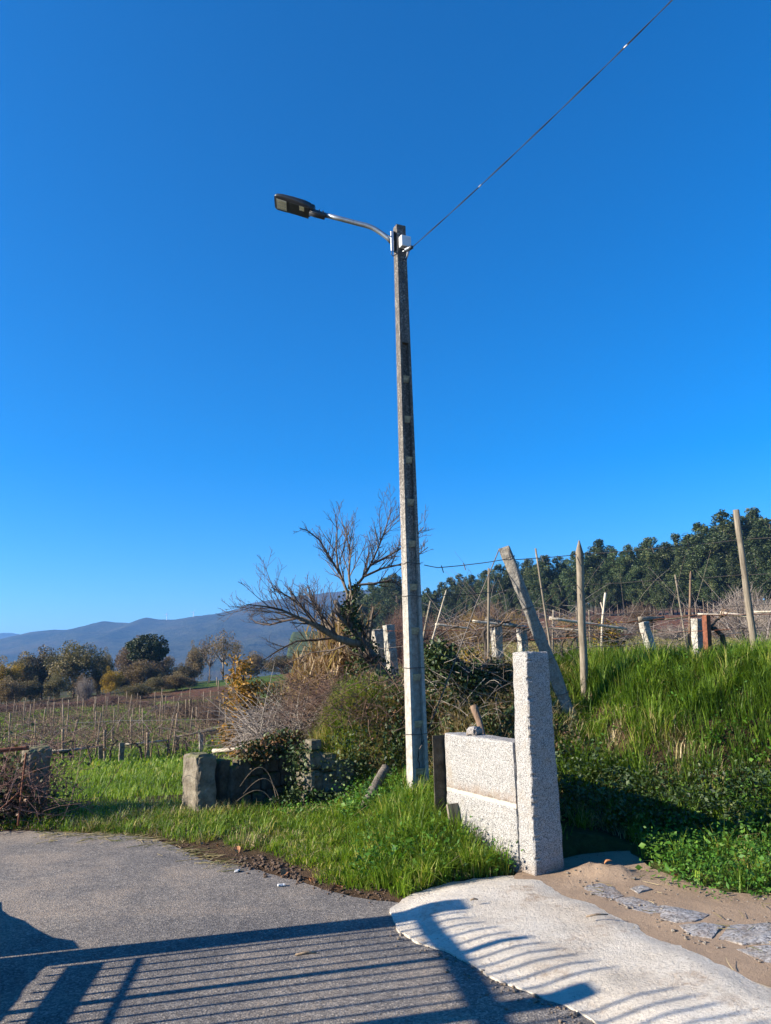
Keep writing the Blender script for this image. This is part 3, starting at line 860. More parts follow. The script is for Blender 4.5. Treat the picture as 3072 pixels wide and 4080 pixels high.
# ------------------------------------------------------------------ growing things: builders
def blades(P, H, Wd, az, lean, rnd):
    """grass blades: 5 points, 3 triangles each"""
    n = len(P)
    d = np.c_[np.cos(az), np.sin(az), np.zeros(n)]
    s = np.c_[-np.sin(az), np.cos(az), np.zeros(n)] * (Wd / 2)[:, None]
    up = np.array([0, 0, 1.0])
    mid = P + d * (lean * H * 0.30)[:, None] + up * (H * 0.58)[:, None]
    tip = P + d * (lean * H)[:, None] + up * (H * np.sqrt(np.clip(1 - 0.62 * lean ** 2, 0.08, 1)))[:, None]
    V = np.stack([P - s, P + s, mid - s * 0.8, mid + s * 0.8, tip], 1).reshape(-1, 3)
    b = np.arange(n)[:, None] * 5
    F = np.concatenate([b + [0, 1, 3], b + [0, 3, 2], b + [2, 3, 4]], 0)
    return V, F, np.repeat(rnd, 5)
def cards(P, L, Wd, rnd, up=0.0, r=rng):
    """single leaves: folded rhombs of random set, 'up' turns their faces to the sky"""
    n = len(P)
    a = r.normal(size=(n, 3)); a[:, 2] *= (1 - 0.7 * up); a /= np.linalg.norm(a, axis=1)[:, None]
    b = r.normal(size=(n, 3)); b[:, 2] *= (1 - up)
    b -= a * (a * b).sum(1)[:, None]; b /= np.linalg.norm(b, axis=1)[:, None]
    c = np.cross(a, b)
    L = np.broadcast_to(L, n); Wd = np.broadcast_to(Wd, n)
    V = np.stack([P - a * (L / 2)[:, None], P + b * (Wd / 2)[:, None] + c * (Wd * .15)[:, None], P + a * (L / 2)[:, None], P - b * (Wd / 2)[:, None] + c * (Wd * .15)[:, None]], 1).reshape(-1, 3)
    q = np.arange(n)[:, None] * 4
    F = np.concatenate([q + [0, 1, 2], q + [0, 2, 3]], 0)
    return V, F, np.repeat(rnd, 4)
def strands(P0, P1, P2, r0, r1, seg=4, rnd=None):
    """bent tapering twigs (three-sided)"""
    P0, P1, P2 = (np.asarray(p, float) for p in (P0, P1, P2))
    n = len(P0)
    r0 = np.broadcast_to(r0, n); r1 = np.broadcast_to(r1, n)
    ax = P2 - P0; ax = ax / (np.linalg.norm(ax, axis=1)[:, None] + 1e-9)
    ref = np.where(np.abs(ax[:, 2:3]) < 0.9, np.array([[0, 0, 1.0]]), np.array([[1.0, 0, 0]]))
    a = np.cross(ax, ref); a /= np.linalg.norm(a, axis=1)[:, None]; b = np.cross(ax, a)
    rings = []
    for k in range(seg + 1):
        t = k / seg
        c = P0 * (1 - t) ** 2 + P1 * 2 * t * (1 - t) + P2 * t * t
        rr = r0 * (1 - t) + r1 * t
        for j in range(3):
            th = 2 * math.pi * j / 3
            rings.append(c + (a * math.cos(th) + b * math.sin(th)) * rr[:, None])
    V = np.stack(rings, 1).reshape(-1, 3)
    m = (seg + 1) * 3
    q = np.arange(n)[:, None] * m
    F = []
    for k in range(seg):
        for j in range(3):
            j2 = (j + 1) % 3
            F.append(q + [k * 3 + j, k * 3 + j2, (k + 1) * 3 + j2]); F.append(q + [k * 3 + j, (k + 1) * 3 + j2, (k + 1) * 3 + j])
    F = np.concatenate(F, 0)
    if rnd is None: rnd = rng.random(n)
    return V, F, np.repeat(rnd, m)
def join(parts):
    Vs, Fs, Rs, b = [], [], [], 0
    for V, F, R in parts:
        Vs.append(V); Fs.append(F + b); Rs.append(R); b += len(V)
    return np.concatenate(Vs), np.concatenate(Fs), np.concatenate(Rs)
def vmesh(name, part, mat):
    V, F, R = part
    me = np_mesh(name, V, F, {'rnd': R}); me.materials.append(mat)
    return me
def scatter(poly_or_box, n, mask=None, r=rng):
    x0, x1, y0, y1 = poly_or_box
    x = r.uniform(x0, x1, n); y = r.uniform(y0, y1, n)
    ok = np.ones(n, bool)
    if mask is not None: ok = mask(x, y)
    x, y = x[ok], y[ok]
    return np.c_[x, y, height(x, y)]
def off_paved(x, y, gap=0.02):
    de = dist_line(x, y, ROAD_EDGE)
    return ~in_poly(x, y, ROAD_POLY) & ~in_poly(x, y, RAMP_POLY) & ~in_poly(x, y, SAND_POLY) & (de > gap)
def wall_clear(x, y):
    """keep plants out of the masonry"""
    dx, dy = x - w0.x, y - w0.y
    s = dx * WALL_DIR.x + dy * WALL_DIR.y; t = dx * WN.x + dy * WN.y
    inw = (s > -.25) & (s < WL + .12) & (np.abs(t) < .17)
    dp = np.hypot(x - pb.x, y - pb.y) < .13
    return ~inw & ~dp

# leaf colours (rnd 0..1 runs along each ramp)
M['grass'] = m_leaf('grass_blade', [(0.0, (0.040, 0.078, 0.010)), (0.4, (0.105, 0.19, 0.017)), (0.7, (0.20, 0.30, 0.030)), (0.88, (0.33, 0.33, 0.07)), (1.0, (0.48, 0.40, 0.19))], 0.38)
M['grass_dry'] = m_leaf('dry_grass_blade', [(0.0, (0.09, 0.11, 0.02)), (0.35, (0.20, 0.18, 0.06)), (0.7, (0.38, 0.30, 0.15)), (1.0, (0.52, 0.43, 0.26))], 0.25)
M['clover'] = m_leaf('weed_leaf', [(0.0, (0.028, 0.085, 0.012)), (0.5, (0.06, 0.16, 0.016)), (1.0, (0.16, 0.26, 0.03))], 0.3)
M['ivy'] = m_leaf('ivy_leaf', [(0.0, (0.015, 0.030, 0.010)), (0.6, (0.035, 0.065, 0.018)), (1.0, (0.11, 0.13, 0.04))], 0.1, 0.55)
M['bramble'] = m_leaf('bramble_leaf', [(0.0, (0.035, 0.045, 0.014)), (0.4, (0.09, 0.075, 0.035)), (0.7, (0.15, 0.085, 0.05)), (1.0, (0.26, 0.13, 0.06))], 0.2)
M['reed'] = m_leaf('dry_reed', [(0.0, (0.15, 0.085, 0.045)), (0.3, (0.26, 0.165, 0.085)), (0.7, (0.38, 0.275, 0.155)), (1.0, (0.50, 0.40, 0.25))], 0.3)
M['oakleaf'] = m_leaf('autumn_leaf', [(0.0, (0.07, 0.065, 0.015)), (0.3, (0.17, 0.10, 0.02)), (0.65, (0.34, 0.17, 0.03)), (1.0, (0.46, 0.26, 0.055))], 0.35)
M['autumn_green'] = m_leaf('fading_leaf', [(0.0, (0.055, 0.05, 0.024)), (0.4, (0.11, 0.092, 0.042)), (0.75, (0.175, 0.135, 0.065)), (1.0, (0.25, 0.18, 0.095))], 0.25, obvar=0.25)
M['autumn_brown'] = m_leaf('brown_leaf', [(0.0, (0.075, 0.052, 0.032)), (0.5, (0.155, 0.105, 0.058)), (1.0, (0.26, 0.185, 0.10))], 0.25, obvar=0.2)
M['yellow_leaf'] = m_leaf('yellow_leaf', [(0.0, (0.10, 0.075, 0.012)), (0.5, (0.26, 0.165, 0.018)), (1.0, (0.42, 0.28, 0.04))], 0.35)
M['evergreen'] = m_leaf('evergreen_leaf', [(0.0, (0.014, 0.024, 0.010)), (0.6, (0.035, 0.055, 0.02)), (1.0, (0.075, 0.095, 0.035))], 0.1, obvar=0.15)
M['euca'] = m_leaf('eucalyptus_leaf', [(0.0, (0.026, 0.045, 0.018)), (0.5, (0.062, 0.092, 0.036)), (0.85, (0.115, 0.142, 0.052)), (1.0, (0.18, 0.19, 0.078))], 0.15, 0.45, obvar=0.2)
M['twig_brown'] = m_leaf('brown_twig', [(0.0, (0.055, 0.036, 0.03)), (0.6, (0.135, 0.085, 0.06)), (1.0, (0.24, 0.16, 0.10))], 0, 0.8, obvar=0.15)
M['twig_red'] = m_leaf('red_twig', [(0.0, (0.08, 0.04, 0.035)), (0.6, (0.16, 0.085, 0.07)), (1.0, (0.26, 0.16, 0.13))], 0, 0.8)
M['twig_grey'] = m_leaf('grey_twig', [(0.0, (0.10, 0.08, 0.07)), (0.6, (0.23, 0.19, 0.165)), (1.0, (0.40, 0.35, 0.30))], 0, 0.8, obvar=0.15)
M['twig_gold'] = m_leaf('gold_twig', [(0.0, (0.10, 0.06, 0.02)), (0.6, (0.21, 0.13, 0.045)), (1.0, (0.33, 0.22, 0.09))], 0, 0.8, obvar=0.15)
M['tree_bark'] = m_leaf('tree_twig_bark', [(0.0, (0.035, 0.024, 0.02)), (0.5, (0.085, 0.062, 0.05)), (1.0, (0.20, 0.165, 0.125))], 0, 0.85)
M['euca_bark'] = m_leaf('eucalyptus_bark', [(0.0, (0.10, 0.075, 0.055)), (1.0, (0.26, 0.21, 0.16))], 0, 0.8)

def rdir(n, r=rng):
    v = r.normal(size=(n, 3)); return v / np.linalg.norm(v, axis=1)[:, None]
def blob(n, c, rad_, r=rng, shell=0.45):
    """points in an ellipsoid, thicker to the outside"""
    d = rdir(n, r); k = r.random(n) ** (1 / 3) * (1 - shell) + shell * r.random(n) ** 0.25
    return np.asarray(c) + d * np.asarray(rad_) * k[:, None]

def grow(limbs, levels, spacing, ratio, ang, rmin=0.003, seed=1, updrift=0.25, jitter=0.5):
    """side shoots out of guiding limbs; returns strands P0,P1,P2,r0,r1"""
    r = np.random.default_rng(seed)
    S = []
    cur = []
    for pts, r0, r1 in limbs:
        pts = np.array(pts, float)
        n = len(pts)
        for i in range(n - 1):
            a = r0 + (r1 - r0) * i / (n - 1); b = r0 + (r1 - r0) * (i + 1) / (n - 1)
            S.append((pts[i], (pts[i] + pts[i + 1]) / 2, pts[i + 1], a, b))
        cur.append((pts, r0, r1))
    for lv in range(levels):
        nxt = []
        for pts, r0, r1 in cur:
            seglen = np.linalg.norm(np.diff(pts, axis=0), axis=1); tot = seglen.sum()
            cum = np.r_[0, np.cumsum(seglen)]
            sp = spacing[lv]
            s = tot * (0.22 if lv == 0 else 0.18)
            while s < tot:
                i = min(np.searchsorted(cum, s) - 1, len(pts) - 2); i = max(i, 0)
                f = (s - cum[i]) / max(seglen[i], 1e-6)
                p = pts[i] * (1 - f) + pts[i + 1] * f
                d = (pts[i + 1] - pts[i]) / max(seglen[i], 1e-6)
                q = r.normal(size=3); q -= d * q.dot(d); q /= np.linalg.norm(q) + 1e-9
                an = rad(ang[lv]) * r.uniform(0.65, 1.3)
                nd_ = d * math.cos(an) + q * math.sin(an); nd_[2] += updrift * r.random(); nd_ /= np.linalg.norm(nd_)
                ln = ratio[lv] * tot * r.uniform(0.55, 1.15) * (1.05 - 0.55 * s / tot)
                ra = max(rmin, (r0 + (r1 - r0) * s / tot) * 0.55)
                bend = r.normal(size=3) * ln * 0.10 * jitter; bend[2] += ln * 0.10
                p1 = p + nd_ * ln * 0.5 + bend * .3; e = p + nd_ * ln + bend
                S.append((p, p1, e, ra, max(rmin * 0.8, ra * 0.35)))
                nxt.append((np.array([p, (p + 2 * p1 + e) / 4, e]), ra, max(rmin * 0.8, ra * 0.35)))
                s += sp * r.uniform(0.6, 1.4)
            # the limb's own tip forks
        cur = nxt
    A = [np.array(x) for x in zip(*S)]
    return A

def tufts(C, nb, H, Wd, rad_, base, r=rng, lean=(.15, .95), az0=None):
    """grass tussocks: blades fan out of each centre"""
    n = len(C); k = np.repeat(np.arange(n), nb)
    N = len(k); az = r.uniform(0, 6.28, N); q = r.random(N) ** .6 * rad_[k]
    x = C[k, 0] + np.cos(az) * q; y = C[k, 1] + np.sin(az) * q
    P = np.c_[x, y, height(x, y) - .01]
    h = H[k] * r.uniform(.45, 1.1, N)
    ln = np.clip(r.uniform(lean[0], lean[1], N) * (.35 + q / (rad_[k] + 1e-6)), .05, 1.25)
    a2 = az + r.normal(0, .5, N)
    if az0 is not None: a2 = np.where(r.random(N) < .4, r.normal(az0, .7, N), a2)
    rn = np.clip(base[k] + r.normal(0, .13, N), 0, 1)
    ok = wall_clear(x, y) & off_paved(x, y, -.06)
    f = lambda v: v[ok]
    return blades(f(P), f(h), f(r.uniform(Wd[0], Wd[1], N)), f(a2), f(ln), f(rn))
def plants(C, nl, hgt, size, r=rng, spread=.07):
    """broad-leaved plants: every plant has its own leaf size"""
    n = len(C); k = np.repeat(np.arange(n), nl); N = len(k)
    P = C[k] + np.c_[r.normal(0, 1, (N, 2)) * spread * (hgt[k] / .2)[:, None], r.random(N) ** .8 * hgt[k]]
    s = size[k] * r.uniform(.6, 1.3, N)
    tone = np.clip(r.normal(.45, .2, n), 0, 1)
    return cards(P, s, s * r.uniform(.35, .75, n)[k], np.clip(tone[k] + r.normal(0, .12, N), 0, 1), .5, r)
# ------------------------------------------------------------------ eucalyptus forest on the right
def euca_mesh(seed):
    r = np.random.default_rng(seed)
    H = 20.0; parts = []
    lo = r.uniform(.14, .30)
    ncl = 80
    for k in range(ncl):
        t = lo + (1 - lo) * (k + r.uniform(-.3, .6)) / ncl
        wid = 3.1 * (1.0 - 0.82 * max(0, (t - .66) / .34) ** 1.6) * (0.5 + 0.5 * min(1, (t - lo + .05) / .15))
        az = r.uniform(0, 2 * math.pi); q = wid * r.uniform(.2, .95)
        c = (math.cos(az) * q, math.sin(az) * q, min(t, .985) * H - .3)
        rr = r.uniform(.55, 1.25) * (1.0 if t < .85 else .62)
        n = int(140 * rr)
        P = blob(n, c, (rr * .85, rr * .85, rr * 1.35), r, .2)
        base = np.clip(r.normal(.45, .2), 0.05, .95)
        parts.append(cards(P, r.uniform(.24, .6, n), r.uniform(.10, .22, n), np.clip(base + r.normal(0, .2, n), 0, 1), 0.0, r))
    return join(parts)
def euca_trunk(seed):
    r = np.random.default_rng(seed + 50); H = 20.0
    b = r.normal(0, .25, 2)
    P0 = [np.array([0, 0, -.5])]; P1 = [np.array([b[0] * .4, b[1] * .4, H * .4])]; P2 = [np.array([b[0], b[1], H * .93])]; r0 = [.17]; r1 = [.03]
    for k in range(9):
        z = H * r.uniform(.3, .85); az = r.uniform(0, 6.28); l = r.uniform(1, 2.2)
        P0.append(np.array([b[0] * z / H, b[1] * z / H, z])); P2.append(P0[-1] + np.array([math.cos(az) * l, math.sin(az) * l, l * 1.1])); P1.append((P0[-1] + P2[-1]) / 2 + np.array([0, 0, -.2])); r0.append(.05); r1.append(.015)
    return strands(P0, P1, P2, np.array(r0), np.array(r1), 5, r.random(len(P0)))
EC = [vmesh('eucalyptus_crown', euca_mesh(100 + k), M['euca']) for k in range(7)]
ET = [vmesh('eucalyptus_trunk', euca_trunk(100 + k), M['euca_bark']) for k in range(7)]
TOPS = [(1420, 2345), (1480, 2320), (1530, 2300), (1570, 2285), (1620, 2330), (1660, 2345), (1700, 2342), (1760, 2318), (1800, 2300), (1835, 2285), (1880, 2290), (1930, 2272), (1985, 2250), (2040, 2230), (2100, 2225), (2160, 2212), (2230, 2215), (2300, 2195), (2390, 2150), (2440, 2185), (2500, 2172), (2580, 2140), (2640, 2160), (2695, 2125), (2740, 2130), (2785, 2082), (2840, 2105), (2885, 2035), (2940, 2060), (2990, 2022), (3055, 2062), (3130, 2030), (3200, 2040)]
ORD = 'first second third fourth fifth sixth seventh eighth ninth tenth eleventh twelfth thirteenth fourteenth fifteenth sixteenth seventeenth eighteenth nineteenth twentieth'.split()
def ordn(k): return ORD[k] if k < 20 else ('twenty-' + ORD[k - 20] if k < 29 else 'thirtieth' if k == 29 else 'thirty-' + ORD[k - 30])
def fdist(u): return np.interp(u, [1400, 1700, 2300, 3100], [210, 195, 165, 140])
def euca(u, vtop, y, k, label, group, wid=1.0):
    p = at(u, vtop, y); z0 = h1(p.x, p.y); H = p.z - z0
    o = empty('eucalyptus_tree', (p.x, p.y, z0), random.uniform(0, 6.28))
    s = H / 20.0
    o.scale = (s * wid, s * wid, s)
    tag(o, label, 'tree', group)
    link(bpy.data.objects.new('crown', EC[k % 7]), o); link(bpy.data.objects.new('trunk', ET[k % 7]), o)
    return o
vis = [q for q in TOPS if q[0] < 3072]
for k, (u, v) in enumerate(sorted(TOPS, key=lambda q: -q[0])):
    lab = '%s eucalyptus from the right picture edge along the forest skyline' % ordn(max(0, k - 2)) if k >= 2 else 'eucalyptus beyond the right picture edge, %s one' % ('outer', 'inner')[k]
    if k >= 2 or True: euca(u, v, fdist(u) + random.uniform(-3, 3), k, lab, 'eucalyptus trees along the forest edge', random.uniform(1.35, 1.9))
for row in range(4):
    for k in range(34):
        u = 1405 + k * 49 + random.uniform(-14, 14) + row * 17
        v = np.interp(u, [q[0] for q in TOPS], [q[1] for q in TOPS])
        dv = (20 + random.uniform(0, 25), 40 + random.uniform(0, 50), 75 + random.uniform(0, 70), 60 + random.uniform(0, 40))[row]
        y = fdist(u) + (9, 20, -4, 33)[row] + random.uniform(-2, 2)
        euca(u, v + dv, y, k + row * 3, ('eucalyptus crown showing in a gap just behind the forest skyline', 'eucalyptus hidden deep inside the dark forest', 'shorter eucalyptus standing before the forest front', 'eucalyptus at the back of the forest')[row] if u > 3072 else '%s %s, counted from the right picture edge' % (ordn(33 - k), ('eucalyptus of the second forest row', 'eucalyptus of the deepest forest row', 'shorter eucalyptus of the foremost forest row', 'eucalyptus of the hindmost forest row')[row]),
             ('eucalyptus trees behind the front row', 'eucalyptus trees deep in the forest', 'shorter eucalyptus trees before the forest', 'eucalyptus trees at the back of the forest')[row], random.uniform(1.15, 1.6))

# ------------------------------------------------------------------ broad-leaved trees and bushes
def broad_mesh(seed, ncl=34, flat=1.0, leaf=.26, dens=80, low=0.2, hollow=.5):
    """unit crown: 1 m tall, half-width .5"""
    r = np.random.default_rng(seed); parts = []
    for k in range(ncl):
        d = rdir(1, r)[0]; q = r.random() ** .45 * r.uniform(.30, .47)
        c = np.array([d[0] * q, d[1] * q, (low + 1) / 2 + d[2] * (1 - low) / 2 * .86 * (q / .40)])
        rr = r.uniform(.09, .17)
        n = int(dens * (rr / .12) ** 2)
        P = blob(n, c, (rr, rr, rr * flat), r)
        b = np.clip(r.normal(.5, .2), .05, .95)
        parts.append(cards(P, leaf * r.uniform(.6, 1.3, n), leaf * .6 * r.uniform(.6, 1.3, n), np.clip(b + r.normal(0, .18, n), 0, 1), .15, r))
    return join(parts)
def wood_mesh(seed, trunk_r=.025, spread=.42, n=9, low=.1, fine=1, fork=.35):
    r = np.random.default_rng(seed)
    limbs = [([(0, 0, -.05), (r.normal(0, .01), r.normal(0, .01), fork * .6), (r.normal(0, .02), r.normal(0, .02), fork)], trunk_r, trunk_r * .75)]
    for k in range(n):
        az = k / n * 6.28 + r.uniform(-.3, .3); s = spread * r.uniform(.3, 1)
        h = r.uniform(.75, .98) * (1 - .35 * s / spread)
        b = fork * r.uniform(.6, 1.0)
        limbs.append(([(0, 0, b), (math.cos(az) * s * .5, math.sin(az) * s * .5, (b + h) / 2 - .02), (math.cos(az) * s, math.sin(az) * s, h)], trunk_r * .5, trunk_r * .12))
    A = grow(limbs, 1 + fine, [.11, .06], [.36, .4], [45, 45], trunk_r * .07, seed)
    return strands(*A, seg=2)
BM = [broad_mesh(200 + k, 64, 1.05, .032, 165, -.06) for k in range(4)]
BW = [vmesh('branches', wood_mesh(300 + k, .018, .4, 10), M['twig_brown']) for k in range(4)]
BMG = {}
def crown_of(mat, k):
    if (mat, k) not in BMG: BMG[(mat, k)] = vmesh('tree_crown', BM[k], M[mat])
    return BMG[(mat, k)]
def tree(name, u, vtop, vbase, half, y, mat, k, label, group=None, cat='tree', wood=True, crown=True, base=None):
    b = at(u, vbase, y); zg = h1(b.x, b.y)
    tz = at(u, vtop, y).z
    o = empty(name, (b.x, b.y, zg), random.uniform(0, 6.28)); H = tz - zg
    w = 2.35 * half * px(0, y)
    o.scale = (w, w, H * 1.04)
    tag(o, label, cat, group)
    if crown: link(bpy.data.objects.new('crown', crown_of(mat, k % 4)), o)
    if wood: link(bpy.data.objects.new('branches', BW[k % 4]), o)
    return o
TG = 'trees beyond the left vineyard'
for a in [
    ('autumn_tree', 5, 2625, 2790, 75, 84, 'yellow_leaf', 0, 'yellow-green tree cut off by the left picture edge'),
    ('autumn_tree', 165, 2572, 2800, 105, 95, 'autumn_green', 1, 'broad brown-green tree, leftmost of two rounded trees beyond the vineyard'),
    ('autumn_tree', 80, 2610, 2800, 70, 92, 'autumn_green', 2, 'lower brown-green tree between the yellow tree and the broad rounded tree'),
    ('autumn_tree', 290, 2556, 2800, 112, 88, 'autumn_green', 3, 'tallest rounded olive-brown tree beyond the left vineyard'),
    ('slim_tree', 408, 2588, 2770, 40, 96, 'autumn_green', 0, 'slim dark tree beside the tall rounded olive-brown tree'),
    ('autumn_tree', 520, 2530, 2740, 62, 108, 'autumn_brown', 1, 'pale brown airy tree just behind the dark spreading evergreen'),
    ('autumn_tree', 640, 2600, 2760, 60, 104, 'autumn_brown', 2, 'brown bushy tree below the crown of the dark evergreen'),
    ('autumn_tree', 560, 2630, 2790, 85, 86, 'autumn_brown', 3, 'brown shrubby tree below the dark spreading evergreen'),
    ('yellow_bush', 440, 2660, 2770, 44, 82, 'yellow_leaf', 0, 'golden yellow bush at the foot of the dark trees'),
    ('green_bush', 545, 2722, 2830, 66, 72, 'autumn_green', 1, 'round olive green bush at the end of the vine rows'),
    ('brown_bush', 700, 2680, 2790, 70, 80, 'autumn_brown', 2, 'russet bush right of the round olive green bush'),
    ('yellow_bush', 485, 2800, 2835, 18, 66, 'yellow_leaf', 3, 'small yellow bush before the round olive bush'),
    ('autumn_tree', 775, 2560, 2740, 42, 125, 'autumn_brown', 0, 'narrow dark brown tree, left one of the airy trees by the lawn'),
    ('autumn_tree', 735, 2640, 2750, 50, 122, 'autumn_green', 1, 'low dark shrub below the narrow brown tree'),
    ('autumn_tree', 1010, 2600, 2740, 60, 130, 'autumn_brown', 2, 'brown tree behind the orange oak shrub'),
    ('autumn_tree', 1120, 2610, 2740, 70, 110, 'autumn_green', 3, 'olive brown tree left of the dry reeds'),
    ('autumn_tree', 1230, 2590, 2720, 70, 90, 'autumn_brown', 1, 'brown tree seen behind the dry reeds'),
    ('autumn_tree', 1330, 2560, 2700, 70, 80, 'evergreen', 2, 'dark green tree behind the ivy-covered bare tree'),
    ('autumn_tree', 1420, 2590, 2700, 60, 70, 'autumn_brown', 3, 'brown thicket tree behind the ivy-covered trunk')]:
    tree(a[0], a[1], a[2], a[3], a[4], a[5], a[6], a[7], a[8], TG, 'bush' if 'bush' in a[0] else 'tree')
for a in [(30, 2700, 95, 78, 'autumn_brown', 'low brown bush at the left picture edge below the yellow tree'), (120, 2700, 80, 80, 'autumn_green', 'low dark bush below the leftmost rounded tree'),
          (215, 2690, 70, 82, 'autumn_green', 'low dark bush between the two rounded trees'), (330, 2690, 60, 84, 'autumn_brown', 'low brown bush at the right foot of the tallest rounded tree'),
          (385, 2650, 45, 90, 'autumn_green', 'dark bush below the slim dark tree'), (490, 2660, 55, 90, 'autumn_brown', 'brown bush between the golden bush and the evergreen trunk'), (620, 2690, 60, 78, 'autumn_green', 'olive bush right of the round olive bush'), (755, 2700, 45, 84, 'autumn_brown', 'low russet bush left of the lawn fence')]:
    tree('low_bush', a[0], a[1], 2800, a[2] * .6, a[3], a[4], int(a[0]), a[5], TG, 'bush')
# two airy trees with dark trunks by the lawn: sparse crowns
SP = [vmesh('sparse_crown', broad_mesh(260 + k, 26, .9, .034, 55, .28), M['autumn_brown']) for k in range(2)]
SW = [vmesh('dark_branches', wood_mesh(360 + k, .03, .42, 9, .1, 1, .45), M['tree_bark']) for k in range(2)]
for j, (u, vt, half, y, lab) in enumerate([(835, 2525, 50, 118, 'airy autumn tree with a dark trunk standing by the lawn, left one'), (890, 2500, 68, 115, 'taller airy autumn tree with a forked dark trunk by the lawn'), (930, 2530, 50, 121, 'thin airy tree right of the forked dark-trunked tree')]):
    b = at(u, 2690, y); zg = h1(b.x, b.y); H = at(u, vt, y).z - zg
    o = empty('autumn_tree', (b.x, b.y, zg), j * 2.0); w = 2 * half * px(0, y); o.scale = (w, w, H); tag(o, lab, 'tree', TG)
    link(bpy.data.objects.new('crown', SP[j % 2]), o); link(bpy.data.objects.new('trunk', SW[j % 2]), o)
# the dark evergreen: clear trunk, flat spreading crown
def spread_mesh():
    r = np.random.default_rng(71); parts = []
    for k in range(95):
        d = rdir(1, r)[0]; q = r.random() ** .35; c = np.array([d[0] * .40 * q, d[1] * .40 * q, .66 + d[2] * (.27 if d[2] > 0 else .16) * q])
        rr = r.uniform(.05, .10); n = int(150 * (rr / .1) ** 2)
        parts.append(cards(blob(n, c, (rr, rr, rr * .75), r), .036, .024, np.clip(r.normal(.55, .2) + r.normal(0, .2, n), 0, 1), .2, r))
    return join(parts)
b = at(590, 2690, 92); zg = h1(b.x, b.y); H = at(590, 2515, 92).z - zg
o = empty('evergreen_tree', (b.x, b.y, zg), .5); o.scale = (218 * px(0, 92), 218 * px(0, 92), H)
tag(o, 'dark green evergreen with a spreading crown rising above the brown trees', 'tree', TG)
link(bpy.data.objects.new('crown', vmesh('evergreen_crown', spread_mesh(), M['evergreen'])), o)
link(bpy.data.objects.new('trunk', vmesh('evergreen_trunk', wood_mesh(372, .035, .40, 8, .1, 0, .42), M['tree_bark'])), o)
# bare twiggy shrubs: a fan of fine shoots
def shrub_mesh(seed, n=260, spread=.5, fine=1.0):
    r = np.random.default_rng(seed)
    az = r.uniform(0, 6.28, n); q = r.random(n) ** .6 * spread
    P0 = np.c_[np.cos(az) * q * .35, np.sin(az) * q * .35, np.zeros(n)]
    h = r.uniform(.55, 1.0, n) * np.sqrt(np.clip(1 - (q / spread) ** 2 * .7, .1, 1))
    P2 = np.c_[np.cos(az) * q, np.sin(az) * q, h]
    P1 = (P0 + P2) / 2 + r.normal(0, .04, (n, 3)); P1[:, 2] += .06
    A = [strands(P0, P1, P2, .006 * fine, .0018 * fine, 3)]
    k = r.integers(0, n, n * 5); t = r.uniform(.35, .98, n * 5)
    B = P0[k] * ((1 - t) ** 2)[:, None] + P1[k] * (2 * t * (1 - t))[:, None] + P2[k] * (t * t)[:, None]
    d = P2[k] - P0[k] + r.normal(0, .35, (n * 5, 3)); d /= np.linalg.norm(d, axis=1)[:, None]
    L = r.uniform(.08, .22, n * 5)
    E = B + d * L[:, None]
    A.append(strands(B, (B + E) / 2 + r.normal(0, .012, E.shape), E, .0028 * fine, .0012 * fine, 2))
    return join(A)
SHM = [shrub_mesh(400 + k) for k in range(3)]
SHC = {}
def shrub(name, u, vtop, vbase, half, y, mat, k, label, group, cat='shrub'):
    b = at(u, vbase, y); zg = h1(b.x, b.y); H = at(u, vtop, y).z - zg
    if (mat, k % 3) not in SHC: SHC[(mat, k % 3)] = vmesh('bare_twigs', SHM[k % 3], M[mat])
    o = link(bpy.data.objects.new(name, SHC[(mat, k % 3)])); w = 2 * half * px(0, y)
    o.location = (b.x, b.y, zg - .02); o.scale = (w, w, max(H, .2)); o.rotation_euler = (0, 0, random.uniform(0, 6.28))
    return tag(o, label, cat, group)
SG = 'bare shrubs on the upper field'
for a in [(1660, 2400, 2600, 60, 24, 'twig_red', 0, 'reddish bare thorn shrub behind the lamp post'), (1610, 2390, 2600, 60, 22, 'twig_red', 1, 'reddish bare shrub between the bare tree and the lamp post'),
          (1560, 2430, 2620, 55, 20, 'twig_red', 2, 'reddish bare shrub behind the two granite stakes'),
          (1730, 2440, 2600, 70, 34, 'twig_brown', 1, 'brown bare shrub just right of the lamp post'), (1800, 2465, 2600, 80, 38, 'twig_gold', 2, 'golden brown bare shrub left of the large willow thicket'),
          (1900, 2420, 2600, 110, 44, 'twig_gold', 0, 'large golden brown willow thicket below the forest'), (1960, 2385, 2600, 90, 50, 'twig_brown', 1, 'tallest brown bare shrub, crest of the willow thicket'),
          (2040, 2430, 2600, 90, 46, 'twig_gold', 2, 'golden shrub behind the leaning concrete post'), (2120, 2460, 2600, 80, 42, 'twig_brown', 0, 'brown bare shrub right of the leaning concrete post'),
          (2200, 2480, 2600, 70, 36, 'twig_grey', 1, 'low grey shrub between leaning post and wooden post'), (2260, 2440, 2560, 80, 50, 'twig_gold', 2, 'ochre bare shrub left of the pointed wooden post'),
          (2380, 2430, 2560, 80, 52, 'twig_brown', 0, 'brown bare shrub right of the pointed wooden post'), (2560, 2395, 2540, 80, 56, 'twig_brown', 1, 'broad bare shrub before the dark forest trunks'),
          (2480, 2470, 2560, 70, 40, 'twig_grey', 2, 'low grey shrub behind the citrus bush'), (2680, 2480, 2560, 70, 36, 'twig_grey', 0, 'low grey shrub behind the leaning granite stake'),
          (2980, 2330, 2540, 130, 30, 'twig_grey', 1, 'big grey bare shrub beside the tall weathered post'), (3080, 2380, 2560, 110, 24, 'twig_grey', 2, 'grey bare shrub cut off by the right picture edge'),
          (2880, 2440, 2560, 70, 40, 'twig_brown', 0, 'small brown shrub left of the tall weathered post')]:
    shrub('bare_shrub', *a, SG)
